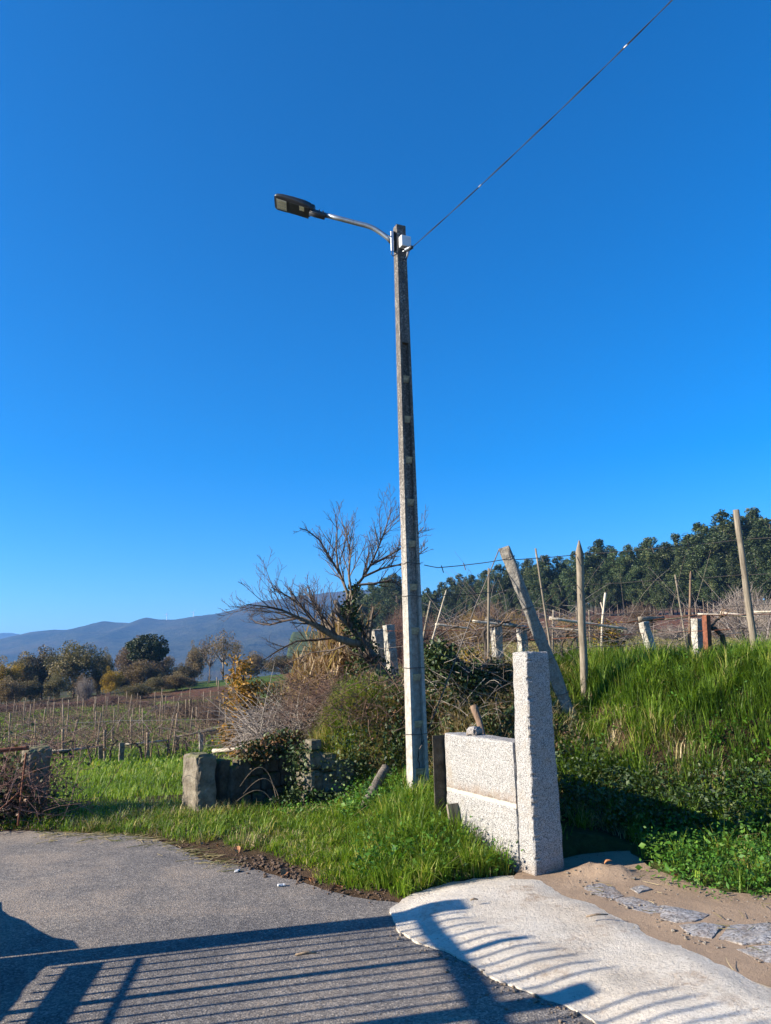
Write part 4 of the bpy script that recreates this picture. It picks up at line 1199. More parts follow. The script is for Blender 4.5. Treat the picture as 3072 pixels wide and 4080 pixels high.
for a in [(335, 2690, 2800, 40, 75, 'twig_grey', 0, 'small grey bare tree before the dark rounded trees'), (760, 2775, 2860, 90, 52, 'twig_brown', 1, 'purple-brown bramble thicket right of the vine rows'), (850, 2770, 2870, 80, 46, 'twig_brown', 2, 'dark bramble thicket below the lawn fence'),
          (660, 2800, 2870, 80, 56, 'twig_grey', 0, 'grey bramble thicket left of the purple-brown one'), (930, 2800, 2880, 60, 38, 'twig_brown', 1, 'bramble thicket at the foot of the orange oak shrub'),
          (380, 2775, 2815, 70, 66, 'twig_red', 2, 'rusty bracken clump at the end of the vine rows'), (430, 2755, 2815, 60, 68, 'twig_red', 0, 'tall rusty bracken clump below the golden bush'), (150, 2800, 2830, 90, 70, 'twig_red', 1, 'rusty bracken strip below the rounded trees'), (40, 2800, 2840, 80, 68, 'twig_red', 2, 'rusty bracken at the left picture edge'), (270, 2795, 2825, 80, 70, 'twig_red', 0, 'rusty bracken below the tallest rounded tree'), (560, 2790, 2840, 60, 64, 'twig_red', 1, 'rusty bracken below the olive green bush')]:
    shrub('bare_thicket', *a, 'bare thickets beyond the vine rows')

for a in [(1190, 2690, 2960, 90, 10.9, 'twig_brown', 0, 'brown bramble thicket between the dry reeds and the stone stack'), (1290, 2700, 2900, 70, 10.6, 'twig_red', 1, 'reddish bramble thicket below the orange-tinted reeds'), (1110, 2760, 2960, 80, 11.2, 'twig_grey', 2, 'grey bramble thicket over the fallen branches'), (1590, 2680, 2860, 60, 10.2, 'twig_brown', 0, 'brown bramble thicket between ivy trunk and lamp post')]:
    shrub('bare_thicket', *a, 'bramble thickets on the mound')
# orange oak shrub in the middle distance
def shrub_tree(name, u, vtop, vbase, half, y, mats, seed, label, cat, n=2600, leaf=.10, fork=.1):
    b = at(u, vbase, y); zg = h1(b.x, b.y); H = at(u, vtop, y).z - zg; w = half * px(0, y)
    r = np.random.default_rng(seed)
    o = empty(name, (b.x, b.y, zg)); tag(o, label, cat)
    limbs = []
    for k in range(8):
        az = r.uniform(0, 6.28); s = w * r.uniform(.2, .75); h = H * r.uniform(.6, .95) * (1 - .3 * s / w)
        limbs.append(([(0, 0, 0), (math.cos(az) * s * .5, math.sin(az) * s * .5, h * .55), (math.cos(az) * s, math.sin(az) * s, h)], .05, .012))
    A = grow(limbs, 2, [.35, .2], [.35, .4], [48, 45], .005, seed)
    link(bpy.data.objects.new('branches', vmesh('branches', strands(*A, seg=2), M['tree_bark'])), o)
    ends = A[2]
    for j, mt in enumerate(mats):
        k = r.integers(0, len(ends), n)
        P = ends[k] + r.normal(0, .10, (n, 3))
        link(bpy.data.objects.new('leaves', vmesh('leaves', cards(P, leaf * r.uniform(.6, 1.3, n), leaf * .6, r.random(n), .1, r), M[mt])), o)
    return o
shrub_tree('oak_shrub', 1000, 2590, 2900, 130, 17.5, ['oakleaf'], 81, 'orange-leaved oak shrub standing left of the dry reeds', 'shrub', 5200, .085)
shrub_tree('dark_shrub', 1120, 2700, 2900, 100, 15.5, ['bramble'], 82, 'dark green-brown shrub between the oak shrub and the dry reeds', 'shrub', 4200, .06)
shrub_tree('citrus_bush', 2430, 2490, 2590, 62, 13.5, ['yellow_leaf', 'evergreen'], 83, 'small green and yellow citrus bush on the upper field', 'bush', 1500, .07)
shrub_tree('yellow_shrub', 1880, 2580, 2720, 60, 12.5, ['yellow_leaf'], 84, 'sparse yellow shrub behind the ivy-covered log', 'bush', 420, .06)
# ------------------------------------------------------------------ grass, weeds, ivy (masses nobody could count)
def tz(a, b, r=rng): return r.uniform(a, b)
def grass(name, P, h, w, lean, dry, mat, label, dirbias=None, r=rng, mean=.42):
    n = len(P)
    clump = fbm(P[:, 0] * 2.3, P[:, 1] * 2.3, 61); c2 = fbm(P[:, 0] * .8, P[:, 1] * .8, 62)
    H = r.uniform(h[0], h[1], n) * (1 + .5 * clump)
    az = r.uniform(0, 6.28, n) if dirbias is None else r.normal(dirbias, 1.1, n)
    ln = np.clip(np.abs(r.normal(lean, .28, n)), .02, 1.15)
    rn = np.clip(r.normal(mean, .17, n) + .25 * c2 + dry * (r.random(n) ** 2), 0, 1)
    me = vmesh(name, blades(P, np.clip(H, .03, None), r.uniform(w[0], w[1], n), az, ln, rn), M[mat])
    return tag(obj(name, me), label, 'grass', None, 'stuff')
def in_bank(x, y): return in_poly(x, y, UP_POLY)
# tussocks on the bank right of the pillar
def tuft_obj(name, C, nb, H, Wd, rad_, mat, label, mean=.45, sd=.2, **kw):
    n = len(C); c = fbm(C[:, 0] * .9, C[:, 1] * .9, 63)
    Hh = rng.uniform(H[0], H[1], n) * (1 + .55 * fbm(C[:, 0] * 1.7, C[:, 1] * 1.7, 65))
    part = tufts(C, nb, np.clip(Hh, .05, None), Wd, rng.uniform(rad_[0], rad_[1], n), np.clip(rng.normal(mean, sd, n) + .25 * c, 0, 1), **kw)
    return tag(obj(name, vmesh(name, part, M[mat])), label, 'grass', None, 'stuff')
def bank_ok(x, y): return in_bank(x, y) & off_paved(x, y) & wall_clear(x, y) & (dist_line(x, y, TOE) < 5) & (x > 1.3 + .35 * (y > 8.0))
C = scatter((1.3, 9, 4.6, 11.6), 5200, lambda x, y: bank_ok(x, y) & (rng.random(x.shape) < .25 + sstep(-.45, .1, fbm(x * 1.5, y * 1.5, 64))))
tuft_obj('bank_grass', C, 34, (.11, .33), (.005, .011), (.05, .13), 'grass', 'long tussocky green grass on the bank right of the granite pillar', .37, .2, az0=-1.4)
C = scatter((1.5, 9, 7.8, 11), 900, lambda x, y: bank_ok(x, y) & (height(x, y) > 1.15))
tuft_obj('crest_grass', C, 34, (.18, .38), (.005, .010), (.05, .12), 'grass', 'tall pale green grass along the top of the bank', .5, .22)
C = scatter((1.3, 9, 5.2, 10), 900, lambda x, y: bank_ok(x, y) & (rng.random(x.shape) < sstep(-.1, .3, fbm(x * 1.5, y * 1.5, 67))))
tuft_obj('straw_grass', C, 30, (.10, .28), (.004, .008), (.06, .16), 'grass_dry', 'straw-coloured dead grass between the green tufts on the bank', .55, .25, lean=(.6, 1.2))
P = scatter((1.3, 9, 5.0, 10.5), 15000, bank_ok)
grass('bank_thatch', P, (.03, .10), (.005, .010), 1.1, .4, 'grass_dry', 'flattened brown thatch under the grass of the bank', mean=.6)
C = scatter((1.4, 8, 5.2, 9.4), 1300, lambda x, y: bank_ok(x, y) & (rng.random(x.shape) < sstep(-.3, .3, fbm(x * 1.9, y * 1.9, 85)) + .1))
tag(obj('bank_weeds', vmesh('bank_weeds', plants(C, 18, rng.uniform(.08, .26, len(C)), rng.uniform(.02, .055, len(C))), M['clover'])), 'broad-leaved weeds of several sizes growing through the bank grass', 'weeds', None, 'stuff')
# verge round the lamp post
def edge_gap(x, y): return .05 + .30 * sstep(-2.1, -1.5, x) * sstep(-.35, -.8, x) * (1 + .7 * fbm(x * 3, y * 3, 90)) + .12 * sstep(-.6, -.2, x) * sstep(.35, .0, x)
def verge_mask(x, y): return ~in_bank(x, y) & off_paved(x, y, .05) & wall_clear(x, y) & (dist_line(x, y, ROAD_EDGE) > edge_gap(x, y))
C = scatter((-1.1, 1.35, 5.4, 8.9), 2500, lambda x, y: verge_mask(x, y) & (dist_line(x, y, ROAD_EDGE) > .12 + .1 * fbm(x * 4, y * 4, 68)) & (rng.random(x.shape) < .3 + sstep(-.5, .2, fbm(x * 2, y * 2, 68))))
k_ = np.interp(dist_line(C[:, 0], C[:, 1], ROAD_EDGE), [0, .35, 1.1], [.45, .8, 1.1]) * np.interp(C[:, 0], [-.9, .05], [.32, 1])
n = len(C)
part = tufts(C, 34, rng.uniform(.10, .30, n) * k_ * (1 + .4 * fbm(C[:, 0] * 2, C[:, 1] * 2, 69)), (.005, .012), rng.uniform(.05, .13, n), np.clip(rng.normal(.56, .2, n) + .2 * fbm(C[:, 0] * 1.3, C[:, 1] * 1.3, 70), 0, 1), az0=-1.2)
tag(obj('verge_grass', vmesh('verge_grass', part, M['grass'])), 'bright green long grass on the verge round the lamp post foot', 'grass', None, 'stuff')
C = scatter((-4.2, -0.6, 6.0, 9.2), 2100, lambda x, y: verge_mask(x, y) & (rng.random(x.shape) < .5 + .6 * fbm(x * 2, y * 2, 71)))
tuft_obj('left_verge_grass', C, 24, (.05, .15), (.004, .009), (.04, .11), 'grass', 'short yellowing grass on the verge before the old stone gatepost', .6, .22, lean=(.4, 1.2))
C = scatter((-3.4, .9, 5.6, 9.0), 1600, lambda x, y: verge_mask(x, y) & (rng.random(x.shape) < sstep(-.2, .3, fbm(x * 2.2, y * 2.2, 72))))
tuft_obj('dry_verge_grass', C, 20, (.06, .18), (.003, .007), (.05, .14), 'grass_dry', 'dry straw among the verge grass', .6, .25, lean=(.6, 1.3))
P = scatter((-4, 1.3, 5.2, 9.0), 14000, verge_mask)
grass('verge_thatch', P, (.02, .07), (.004, .009), 1.0, .3, 'grass_dry', 'matted dead grass and moss under the verge grass')
# left field beyond the gateposts
def field_mask(x, y): return ~in_bank(x, y) & off_paved(x, y, .03) & (x > -.60 * y - .6) & (x < -.16 * y + .5)
P = scatter((-13, 0, 7.4, 20), 125000, lambda x, y: field_mask(x, y) & (rng.random(x.shape) < .5 + .6 * fbm(x * 1.2, y * 1.2, 72) + .15) & (rng.random(x.shape) < np.interp(y, [7, 12, 20], [1, .6, .42])))
sc_ = np.interp(P[:, 1], [8, 20], [1, 1.9]); n = len(P)
me = vmesh('field_grass', blades(P, rng.uniform(.05, .15, n) * np.interp(P[:, 1], [8, 20], [1, 1.4]) * (1 + .5 * fbm(P[:, 0] * 2, P[:, 1] * 2, 73)), rng.uniform(.006, .012, n) * sc_, rng.uniform(0, 6.28, n), np.clip(np.abs(rng.normal(.6, .3, n)), 0, 1.1), np.clip(rng.normal(.45, .17, n) + .3 * fbm(P[:, 0] * .7, P[:, 1] * .7, 74) + .25 * rng.random(n) ** 5, 0, 1)), M['grass'])
tag(obj('field_grass', me), 'short lit green grass of the field behind the old gateposts', 'grass', None, 'stuff')
P = scatter((-36, -2, 19, 66), 90000, lambda x, y: ~in_bank(x, y) & (x > -.62 * y) & (rng.random(x.shape) < sstep(-.25, .1, fbm(x * .35, y * .35, 21)) + .05))
n = len(P)
me = vmesh('vineyard_grass', blades(P, rng.uniform(.1, .22, n), rng.uniform(.03, .06, n), rng.uniform(0, 6.28, n), np.clip(np.abs(rng.normal(.7, .3, n)), 0, 1.1), np.clip(rng.normal(.5, .15, n) + .2 * rng.random(n) ** 4, 0, 1)), M['grass'])
tag(obj('vineyard_grass', me), 'grass growing between the far vine rows', 'grass', None, 'stuff')
P = scatter((-30, -2, 18, 64), 14000, lambda x, y: ~in_bank(x, y) & (x > -.62 * y) & (fbm(x * .35, y * .35, 21) < -.12))
n = len(P)
me = vmesh('dead_grass', blades(P, rng.uniform(.1, .25, n), rng.uniform(.02, .05, n), rng.uniform(0, 6.28, n), np.clip(np.abs(rng.normal(.9, .3, n)), 0, 1.2), rng.random(n)), M['grass_dry'])
tag(obj('dead_grass', me), 'dead brown grass and bracken litter between the vine rows', 'grass', None, 'stuff')
# upper field beyond the crest
P = scatter((-3, 30, 10.5, 60), 80000, lambda x, y: in_bank(x, y) & (x < .62 * y) & (x > -.16 * y) & (dist_line(x, y, TOE) > .6))
n = len(P)
me = vmesh('upper_field_grass', blades(P, rng.uniform(.08, .22, n), rng.uniform(.006, .012, n) * np.interp(P[:, 1], [10, 60], [1, 4]), rng.uniform(0, 6.28, n), np.clip(np.abs(rng.normal(.7, .3, n)), 0, 1.2), np.clip(rng.random(n) * .75 + .25 * fbm(P[:, 0] * .5, P[:, 1] * .5, 75), 0, 1)), M['grass_dry'])
tag(obj('upper_field_grass', me), 'dull dry grass of the field on top of the bank', 'grass', None, 'stuff')
# mound left of the lamp post: green tuft on top, straw over its face
P = scatter((-1.45, .9, 8.5, 11.0), 38000, lambda x, y: (in_bank(x, y) | (dist_line(x, y, TOE) < .12)) & wall_clear(x, y) & (rng.random(x.shape) < .6 + .6 * fbm(x * 2, y * 2, 76)))
grass('mound_straw', P, (.09, .30), (.004, .009), .8, .3, 'grass_dry', 'dry straw tangle over the mound left of the lamp post', mean=.86)
C = scatter((-1.3, .1, 8.9, 10.6), 900, lambda x, y: in_bank(x, y) & (np.hypot((x + .62) / .5, (y - 9.62) / .42) < 1 + .5 * fbm(x * 3, y * 3, 77)) & (rng.random(x.shape) < .55))
tuft_obj('mound_grass', C, 26, (.16, .40), (.005, .011), (.04, .10), 'grass', 'bright green grass tuft on top of the mound', .6, .22, az0=-1.4)
C = scatter((-1.15, .35, 8.75, 9.7), 420, lambda x, y: in_bank(x, y) & wall_clear(x, y) & (rng.random(x.shape) < .75))
tuft_obj('mound_face_grass', C, 24, (.12, .34), (.004, .010), (.04, .11), 'grass', 'coarse green tufts hanging down the face of the mound', .58, .24, lean=(.5, 1.2), az0=-1.5)
C = scatter((-1.2, .4, 8.8, 10.2), 380, lambda x, y: in_bank(x, y) & wall_clear(x, y))
tuft_obj('mound_dry_tufts', C, 24, (.14, .36), (.004, .008), (.05, .13), 'grass_dry', 'pale dry grass tufts over the mound left of the lamp post', .75, .2, lean=(.5, 1.2))
# leafy weeds
def weeds(name, P, hmax, size, mat, label, up=.55, cat='weeds', r=rng):
    n = len(P); Q = P.copy(); Q[:, 2] += r.random(n) ** .7 * hmax * (1 + .5 * fbm(P[:, 0] * 3, P[:, 1] * 3, 78))
    me = vmesh(name, cards(Q, size * r.uniform(.55, 1.4, n), size * .62 * r.uniform(.6, 1.3, n), np.clip(r.normal(.45, .2, n) + .25 * fbm(P[:, 0] * 2, P[:, 1] * 2, 79), 0, 1), up, r), M[mat])
    return tag(obj(name, me), label, cat, None, 'stuff')
LOWR = [xy(u, v) for u, v in [(2470, 3430), (2440, 3480), (2500, 3520), (2620, 3545), (2750, 3590), (2900, 3625), (3072, 3640), (3500, 3700), (3600, 3400), (3072, 3350), (2800, 3400), (2600, 3420)]]
def lowr(x, y): return in_poly(x, y, LOWR) | (in_bank(x, y) & (dist_line(x, y, TOE) < .55) & (x > 2.0))
def low_ok(x, y): return lowr(x, y) & ~in_poly(x, y, RAMP_POLY)
P = scatter((1.9, 7, 4.4, 7.4), 46000, lambda x, y: low_ok(x, y) & (rng.random(x.shape) < .7 + .7 * fbm(x * 2.4, y * 2.4, 80)))
weeds('clover_patch', P, .20, .024, 'clover', 'low bright clover and chickweed at the foot of the bank')
C = scatter((1.9, 7, 4.4, 7.4), 900, lambda x, y: low_ok(x, y))
tag(obj('foot_weeds_mixed', vmesh('foot_weeds_mixed', plants(C, 22, rng.uniform(.1, .32, len(C)), rng.uniform(.018, .05, len(C))), M['clover'])), 'mixed broad-leaved weeds rising from the clover at the bank foot', 'weeds', None, 'stuff')
C = scatter((1.9, 7, 4.4, 7.4), 420, low_ok)
tuft_obj('foot_grass', C, 22, (.12, .34), (.005, .009), (.04, .10), 'grass', 'grass blades rising out of the clover at the bank foot', .5, .2)
C = scatter((1.25, 3.4, 6.0, 8.0), 700, lambda x, y: in_bank(x, y) & wall_clear(x, y) & (dist_line(x, y, TOE) < .7))
tag(obj('nettle_patch', vmesh('nettle_patch', plants(C, 30, rng.uniform(.15, .40, len(C)), rng.uniform(.025, .05, len(C))), M['ivy'])), 'dark leafy weeds in the shade right of the granite pillar', 'weeds', None, 'stuff')
C = scatter((-.3, 1.3, 5.9, 8.4), 700, lambda x, y: verge_mask(x, y) & (rng.random(x.shape) < sstep(-.1, .35, fbm(x * 2.2, y * 2.2, 81)) + .6 * (np.hypot(x - 1.0, y - 6.25) < .5)))
tag(obj('verge_weeds', vmesh('verge_weeds', plants(C, 20, rng.uniform(.1, .28, len(C)), rng.uniform(.02, .05, len(C))), M['clover'])), 'broad-leaved weeds among the verge grass', 'weeds', None, 'stuff')
# ivy on the bank behind the low wall and over the old wall
P = scatter((.2, 2.2, 7.6, 9.7), 17000, lambda x, y: in_bank(x, y) & wall_clear(x, y) & (x < 1.95 - .45 * (y < 8)) & (dist_line(x, y, TOE) < 1.25) & (rng.random(x.shape) < .75 + .5 * fbm(x * 3, y * 3, 82)))
weeds('bank_ivy', P, .22, .055, 'ivy', 'dark ivy hanging over the bank behind the low granite wall', .1, 'ivy')
P = scatter((.2, 2.2, 7.6, 9.7), 7000, lambda x, y: in_bank(x, y) & wall_clear(x, y) & (x < 1.9) & (dist_line(x, y, TOE) < 1.3))
weeds('bank_brambles', P, .26, .045, 'bramble', 'brown bramble leaves among the ivy behind the low wall', .1, 'brambles')
C = scatter((-.5, .3, 7.6, 9.0), 260, lambda x, y: wall_clear(x, y) & (rng.random(x.shape) < .9))
tag(obj('mound_foot_weeds', vmesh('mound_foot_weeds', plants(C, 20, rng.uniform(.1, .3, len(C)), rng.uniform(.025, .05, len(C))), M['clover'])), 'green leafy weeds at the foot of the mound left of the lamp post', 'weeds', None, 'stuff')
P = scatter((-1.35, .35, 8.55, 9.5), 6000, lambda x, y: (dist_line(x, y, TOE) < .7) & wall_clear(x, y))
weeds('mound_ivy', P, .2, .05, 'ivy', 'ivy and brambles on the face of the mound beside the lamp post', .1, 'ivy')
P = scatter((.3, 2.0, 7.9, 9.7), 5000, lambda x, y: in_bank(x, y) & wall_clear(x, y) & (fbm(x * 2.4, y * 2.4, 84) > -.05))
grass('bank_straw', P, (.1, .4), (.004, .008), 1.0, .3, 'grass_dry', 'dry stalks tangled in the ivy behind the low wall', mean=.7)
# ------------------------------------------------------------------ posts, rails and wires
def shaft(m, a, b, r0, r1, n=8, wob=.12, segs=7, bend=.0, point=False):
    a, b = Vector(a), Vector(b); pts, rs = [], []
    side = (b - a).cross(Vector((0, 1, 0))).normalized() if abs((b - a).normalized().y) < .95 else Vector((1, 0, 0))
    for k in range(segs + 1):
        t = k / segs
        pts.append(a.lerp(b, t) + side * bend * math.sin(t * math.pi) + Vector((random.uniform(-1, 1), random.uniform(-1, 1), 0)) * r0 * wob * .5)
        rs.append(r0 + (r1 - r0) * t)
    if point: pts.append(b + (b - a).normalized() * r1 * 3.2); rs.append(r1 * .15)
    m.tube(pts, rs, n, True, wob)
def post(name, ut, vt, ub, vb, y, w, mat, label, cat='post', group=None, point=False, square=False, top=1.0, bend=0.0, yb=None):
    """a post seen from (ut, vt) at its top to (ub, vb) at its foot, w photograph pixels wide, at distance y"""
    T = at(ut, vt, y); B = at(ub, vb, yb or y)
    d = (B - T).normalized()
    g = h1(B.x, B.y)
    if B.z > g - .12 and d.z < -.2: B = B + d * ((B.z - (g - .12)) / -d.z)
    o_ = B
    r = w * px(0, y) / 2
    m = MB()
    if square:
        L = (T - B).length
        me = rough_block(2 * r, 2 * r * .85, L, max(.025, r * .5), r * .16, int(ut) % 97, 5, None, r * .12)
        o = obj(name, me, None, M[mat])
        q = Vector((0, 0, 1)).rotation_difference((T - B).normalized())
        o.rotation_mode = 'QUATERNION'
        from mathutils import Quaternion
        o.rotation_quaternion = q @ Quaternion((0, 0, 1), rad(-22 if mat == 'post_conc' else 30))
        o.location = B
    else:
        shaft(m, (0, 0, 0), T - B, r, r * top, 8, .14, 8, bend, point)
        o = m.build(name, M[mat]); o.location = B
    tag(o, label, cat, group)
    return o, T, B
PG = 'posts of the old trellis on the bank'
lean_post, LT, LB = post('concrete_post', 2008, 2180, 2232, 2745, 8.45, 44, 'post_conc', 'thick concrete post leaning steeply to the left behind the granite pillar', 'post', PG, square=True)
for t in (.06, .33, .60, .78):
    c = LT.lerp(LB, t); d = (LB - LT).normalized(); a = d.cross(Vector((0, 1, 0))).normalized(); b = d.cross(a)
    m = MB(); m.tube([c + (a * math.cos(k * .7) + b * math.sin(k * .7)) * .078 + d * .006 * math.sin(k) - LB for k in range(10)], .0045, 5)
    w_o = m.build('wire_wrap', M['wire'], lean_post); w_o.matrix_parent_inverse = lean_post.matrix_world.inverted()
    w_o.location = (0, 0, 0)
    q = lean_post.rotation_quaternion.inverted()
    w_o.rotation_mode = 'QUATERNION'; w_o.rotation_quaternion = q; w_o.matrix_parent_inverse = Matrix.Identity(4)
woodp, WT_, WB_ = post('wooden_post', 2309, 2200, 2326, 2660, 8.9, 30, 'wood_grey', 'upright weathered wooden post with a sharpened top on the bank', 'post', PG, True)
tallp, TT_, TB_ = post('wooden_post', 2932, 2032, 3012, 2620, 8.8, 27, 'wood_grey', 'tallest grey wooden post leaning left near the right picture edge', 'post', PG, top=.95)
post('wooden_stick', 2134, 2185, 2196, 2600, 9.3, 8, 'wood_grey', 'long thin stick leaning beside the leaning concrete post', 'stick', PG)
post('metal_stake', 1948, 2265, 1944, 2740, 9.2, 10, 'wood_grey', 'straight thin grey stake before the white granite trellis post', 'stake', PG)
post('bamboo_cane', 1777, 2355, 1702, 2620, 9.4, 11, 'wood_pale', 'white bamboo cane leaning right beside the lamp post', 'cane', PG, True, top=.4)
post('wooden_stick', 1716, 2395, 1690, 2520, 10.5, 9, 'wood_grey', 'short grey broken stick right behind the lamp post', 'stick', PG)
fk, FT, FB = post('forked_stick', 2412, 2362, 2405, 2590, 10, 9, 'wood_pale', 'bleached forked stick standing behind the pointed wooden post', 'stick', PG, bend=.03)
m = MB(); shaft(m, at(2407, 2440, 10) - FB, at(2393, 2400, 10) - FB, .014, .008, 6); m.build('fork', M['wood_pale'], fk)
post('wooden_pole', 2752, 2287, 2745, 2590, 9.8, 14, 'wood_brown', 'dark reddish pole standing beside the rusty iron post', 'pole', PG, True, top=.6)
post('wooden_stick', 2690, 2290, 2720, 2480, 11, 7, 'wood_grey', 'thin dead branch stuck up left of the reddish pole', 'stick', PG)
post('granite_post', 1976, 2490, 1990, 2740, 9.9, 38, 'granite_old', 'white granite trellis post left of the leaning concrete post', 'post', PG, square=True)
post('granite_post', 2078, 2492, 2086, 2640, 10.8, 34, 'granite_old', 'granite trellis post with a dark side just above the new pillar', 'post', PG, square=True)
post('granite_post', 2563, 2478, 2600, 2610, 9.6, 34, 'granite_old', 'pale granite stake leaning left amid the crest grass', 'post', PG, square=True)
post('granite_post', 2776, 2465, 2780, 2600, 9.7, 38, 'granite_old', 'white granite post beside the rusty iron post', 'post', PG, square=True)
post('rusty_post', 2813, 2452, 2822, 2610, 9.5, 26, 'rust', 'rusty brown iron post on the bank crest', 'post', PG, square=True)
post('granite_stub', 1812, 2662, 1824, 2760, 9.7, 22, 'granite_old', 'short white granite stub below the ivy-covered log', 'post', PG, square=True)
post('granite_stake', 1500, 2508, 1546, 2760, 11.3, 42, 'granite_old', 'white granite stake, left one of the pair beside the ivy trunk', 'post', 'pair of granite stakes', square=True)
post('granite_stake', 1548, 2490, 1576, 2780, 11.0, 40, 'granite_old', 'white granite stake, right one of the pair beside the lamp post', 'post', 'pair of granite stakes', square=True)
post('wooden_stick', 2205, 2430, 2202, 2600, 12, 8, 'wood_grey', 'thin stick left of the pointed wooden post', 'stick', PG)
post('wooden_stick', 2347, 2430, 2352, 2560, 12, 7, 'wood_grey', 'thin stick right of the pointed wooden post', 'stick', PG)
post('wooden_stick', 2297, 2420, 2300, 2580, 11, 7, 'wood_grey', 'thin stick close behind the pointed wooden post', 'stick', PG)
post('dark_post', 2990, 2540, 3000, 2610, 11, 14, 'bark_dark', 'short dark vine stump behind the tallest wooden post', 'post', PG)
# pale rails lying across the trellis
RG = 'bleached rails lying on the trellis posts'
def rail(u0, v0, y0, u1, v1, y1, w, label, mat='wood_pale', bend=0.0):
    a, b = at(u0, v0, y0), at(u1, v1, y1); m = MB()
    shaft(m, (0, 0, 0), b - a, w * px(0, y0) / 2, w * px(0, y0) / 2 * .8, 7, .18, 8, bend)
    o = m.build('wooden_rail', M[mat]); o.location = a; return tag(o, label, 'rail', RG)
rail(1735, 2487, 9.9, 1868, 2504, 10.0, 10, 'short bleached rail right beside the lamp post')
rail(1883, 2475, 9.8, 2040, 2492, 9.9, 12, 'bleached rail over the white granite post')
rail(1938, 2470, 9.95, 2105, 2506, 10.7, 20, 'broad grey board joining the two granite trellis posts', 'wood_grey')
rail(2150, 2500, 10, 2320, 2512, 10.0, 9, 'bleached rail between leaning post and pointed post')
rail(2190, 2463, 9.6, 2495, 2506, 9.9, 13, 'long white rail slanting past the pointed wooden post')
rail(2545, 2467, 9.6, 2645, 2463, 9.8, 20, 'weathered grey board on top of the leaning granite stake', 'wood_grey')
rail(2500, 2480, 9.7, 2600, 2474, 9.7, 10, 'dark crooked vine arm left of the weathered board', 'bark_dark', .02)
rail(2780, 2447, 9.7, 2975, 2452, 9.6, 9, 'thin white rail behind the tallest wooden post')
rail(2870, 2442, 10.2, 3000, 2458, 10.0, 13, 'pale split rail left of the tallest wooden post')
rail(3005, 2438, 9.6, 3140, 2436, 9.4, 8, 'thin pale rail running out of the right picture edge')
rail(2640, 2468, 9.9, 2810, 2450, 9.8, 9, 'grey rail leading to the rusty iron post', 'wood_grey')
# wires
def wire(name, pts, r, label, barbs=(), mat='wire'):
    P = [at(*q) for q in pts]; a = P[0]; m = MB(); Q = []
    for p, q in zip(P[:-1], P[1:]):
        L = (q - p).length; n = max(2, int(L / .12))
        for k in range(n):
            t = k / n; s = p.lerp(q, t); s.z -= .018 * L * 4 * t * (1 - t) * .5
            Q.append(s - a + Vector((0, 0, random.uniform(-.003, .003))))
    Q.append(P[-1] - a); m.tube(Q, r, 4)
    o = m.build(name, M[mat]); o.location = a; tag(o, label, 'wire', 'trellis wires')
    for (u, v, y) in barbs:
        c = at(u, v, y) - a; mb = MB(); mb.tube([c + Vector((-.01, 0, .03)), c, c + Vector((.012, 0, -.05))], r * 1.1, 4); mb.build('barb', M[mat], o)
    return o
wire('trellis_wire', [(1690, 2252, 8.0), (1745, 2262, 8.1), (1996, 2232, 8.45), (2310, 2208, 8.9), (2700, 2176, 8.85), (2945, 2150, 8.8), (3200, 2132, 8.6)], .0045, 'highest wire from the lamp post over the leaning post to the right edge', [(1762, 2264, 8.1), (1850, 2254, 8.25), (2160, 2222, 8.7), (2600, 2186, 8.9)])
wire('trellis_wire', [(1690, 2376, 8.0), (2070, 2350, 8.45), (2312, 2330, 8.9), (2560, 2316, 8.85), (2955, 2290, 8.8), (3200, 2280, 8.6)], .004, 'second wire from the top strung between the posts', [(1990, 2362, 8.4), (2230, 2340, 8.8), (2560, 2318, 8.85)])
wire('trellis_wire', [(1690, 2480, 9.4), (1980, 2470, 9.6), (2320, 2452, 9.4), (2760, 2420, 9.5), (3200, 2400, 9.4)], .0035, 'third wire crossing before the dark forest trunks')
wire('trellis_wire', [(1400, 2510, 9.9), (1690, 2512, 9.7), (2100, 2500, 10), (2330, 2490, 9.6), (2770, 2450, 9.7), (3200, 2440, 9.4)], .0045, 'rusty wire running along the bleached rails', mat='rust')
wire('trellis_wire', [(1750, 2600, 9.6), (2100, 2550, 10), (2330, 2535, 9.4), (2600, 2520, 9.6), (3000, 2500, 9.4)], .0035, 'low rusty wire crossing the granite trellis post', mat='rust')
wire('trellis_wire', [(1700, 2665, 9.4), (2000, 2650, 9.6), (2300, 2580, 9.4), (2600, 2560, 9.5)], .0035, 'lowest wire above the dark ivy bank')
wire('trellis_wire', [(1300, 2600, 11), (1500, 2585, 11), (1650, 2570, 10.5), (1900, 2560, 10.2)], .0035, 'wire strung past the two granite stakes')
wire('trellis_wire', [(1440, 2690, 10.5), (1540, 2700, 10.4), (1640, 2672, 10)], .0035, 'lowest wire between ivy trunk and lamp post')
wire('stay_wire', [(1990, 2185, 8.45), (1900, 2400, 8.35), (1700, 2925, 8.0), (1672, 2985, 7.9)], .006, 'slanting stay wire from the leaning post down to the lamp post')
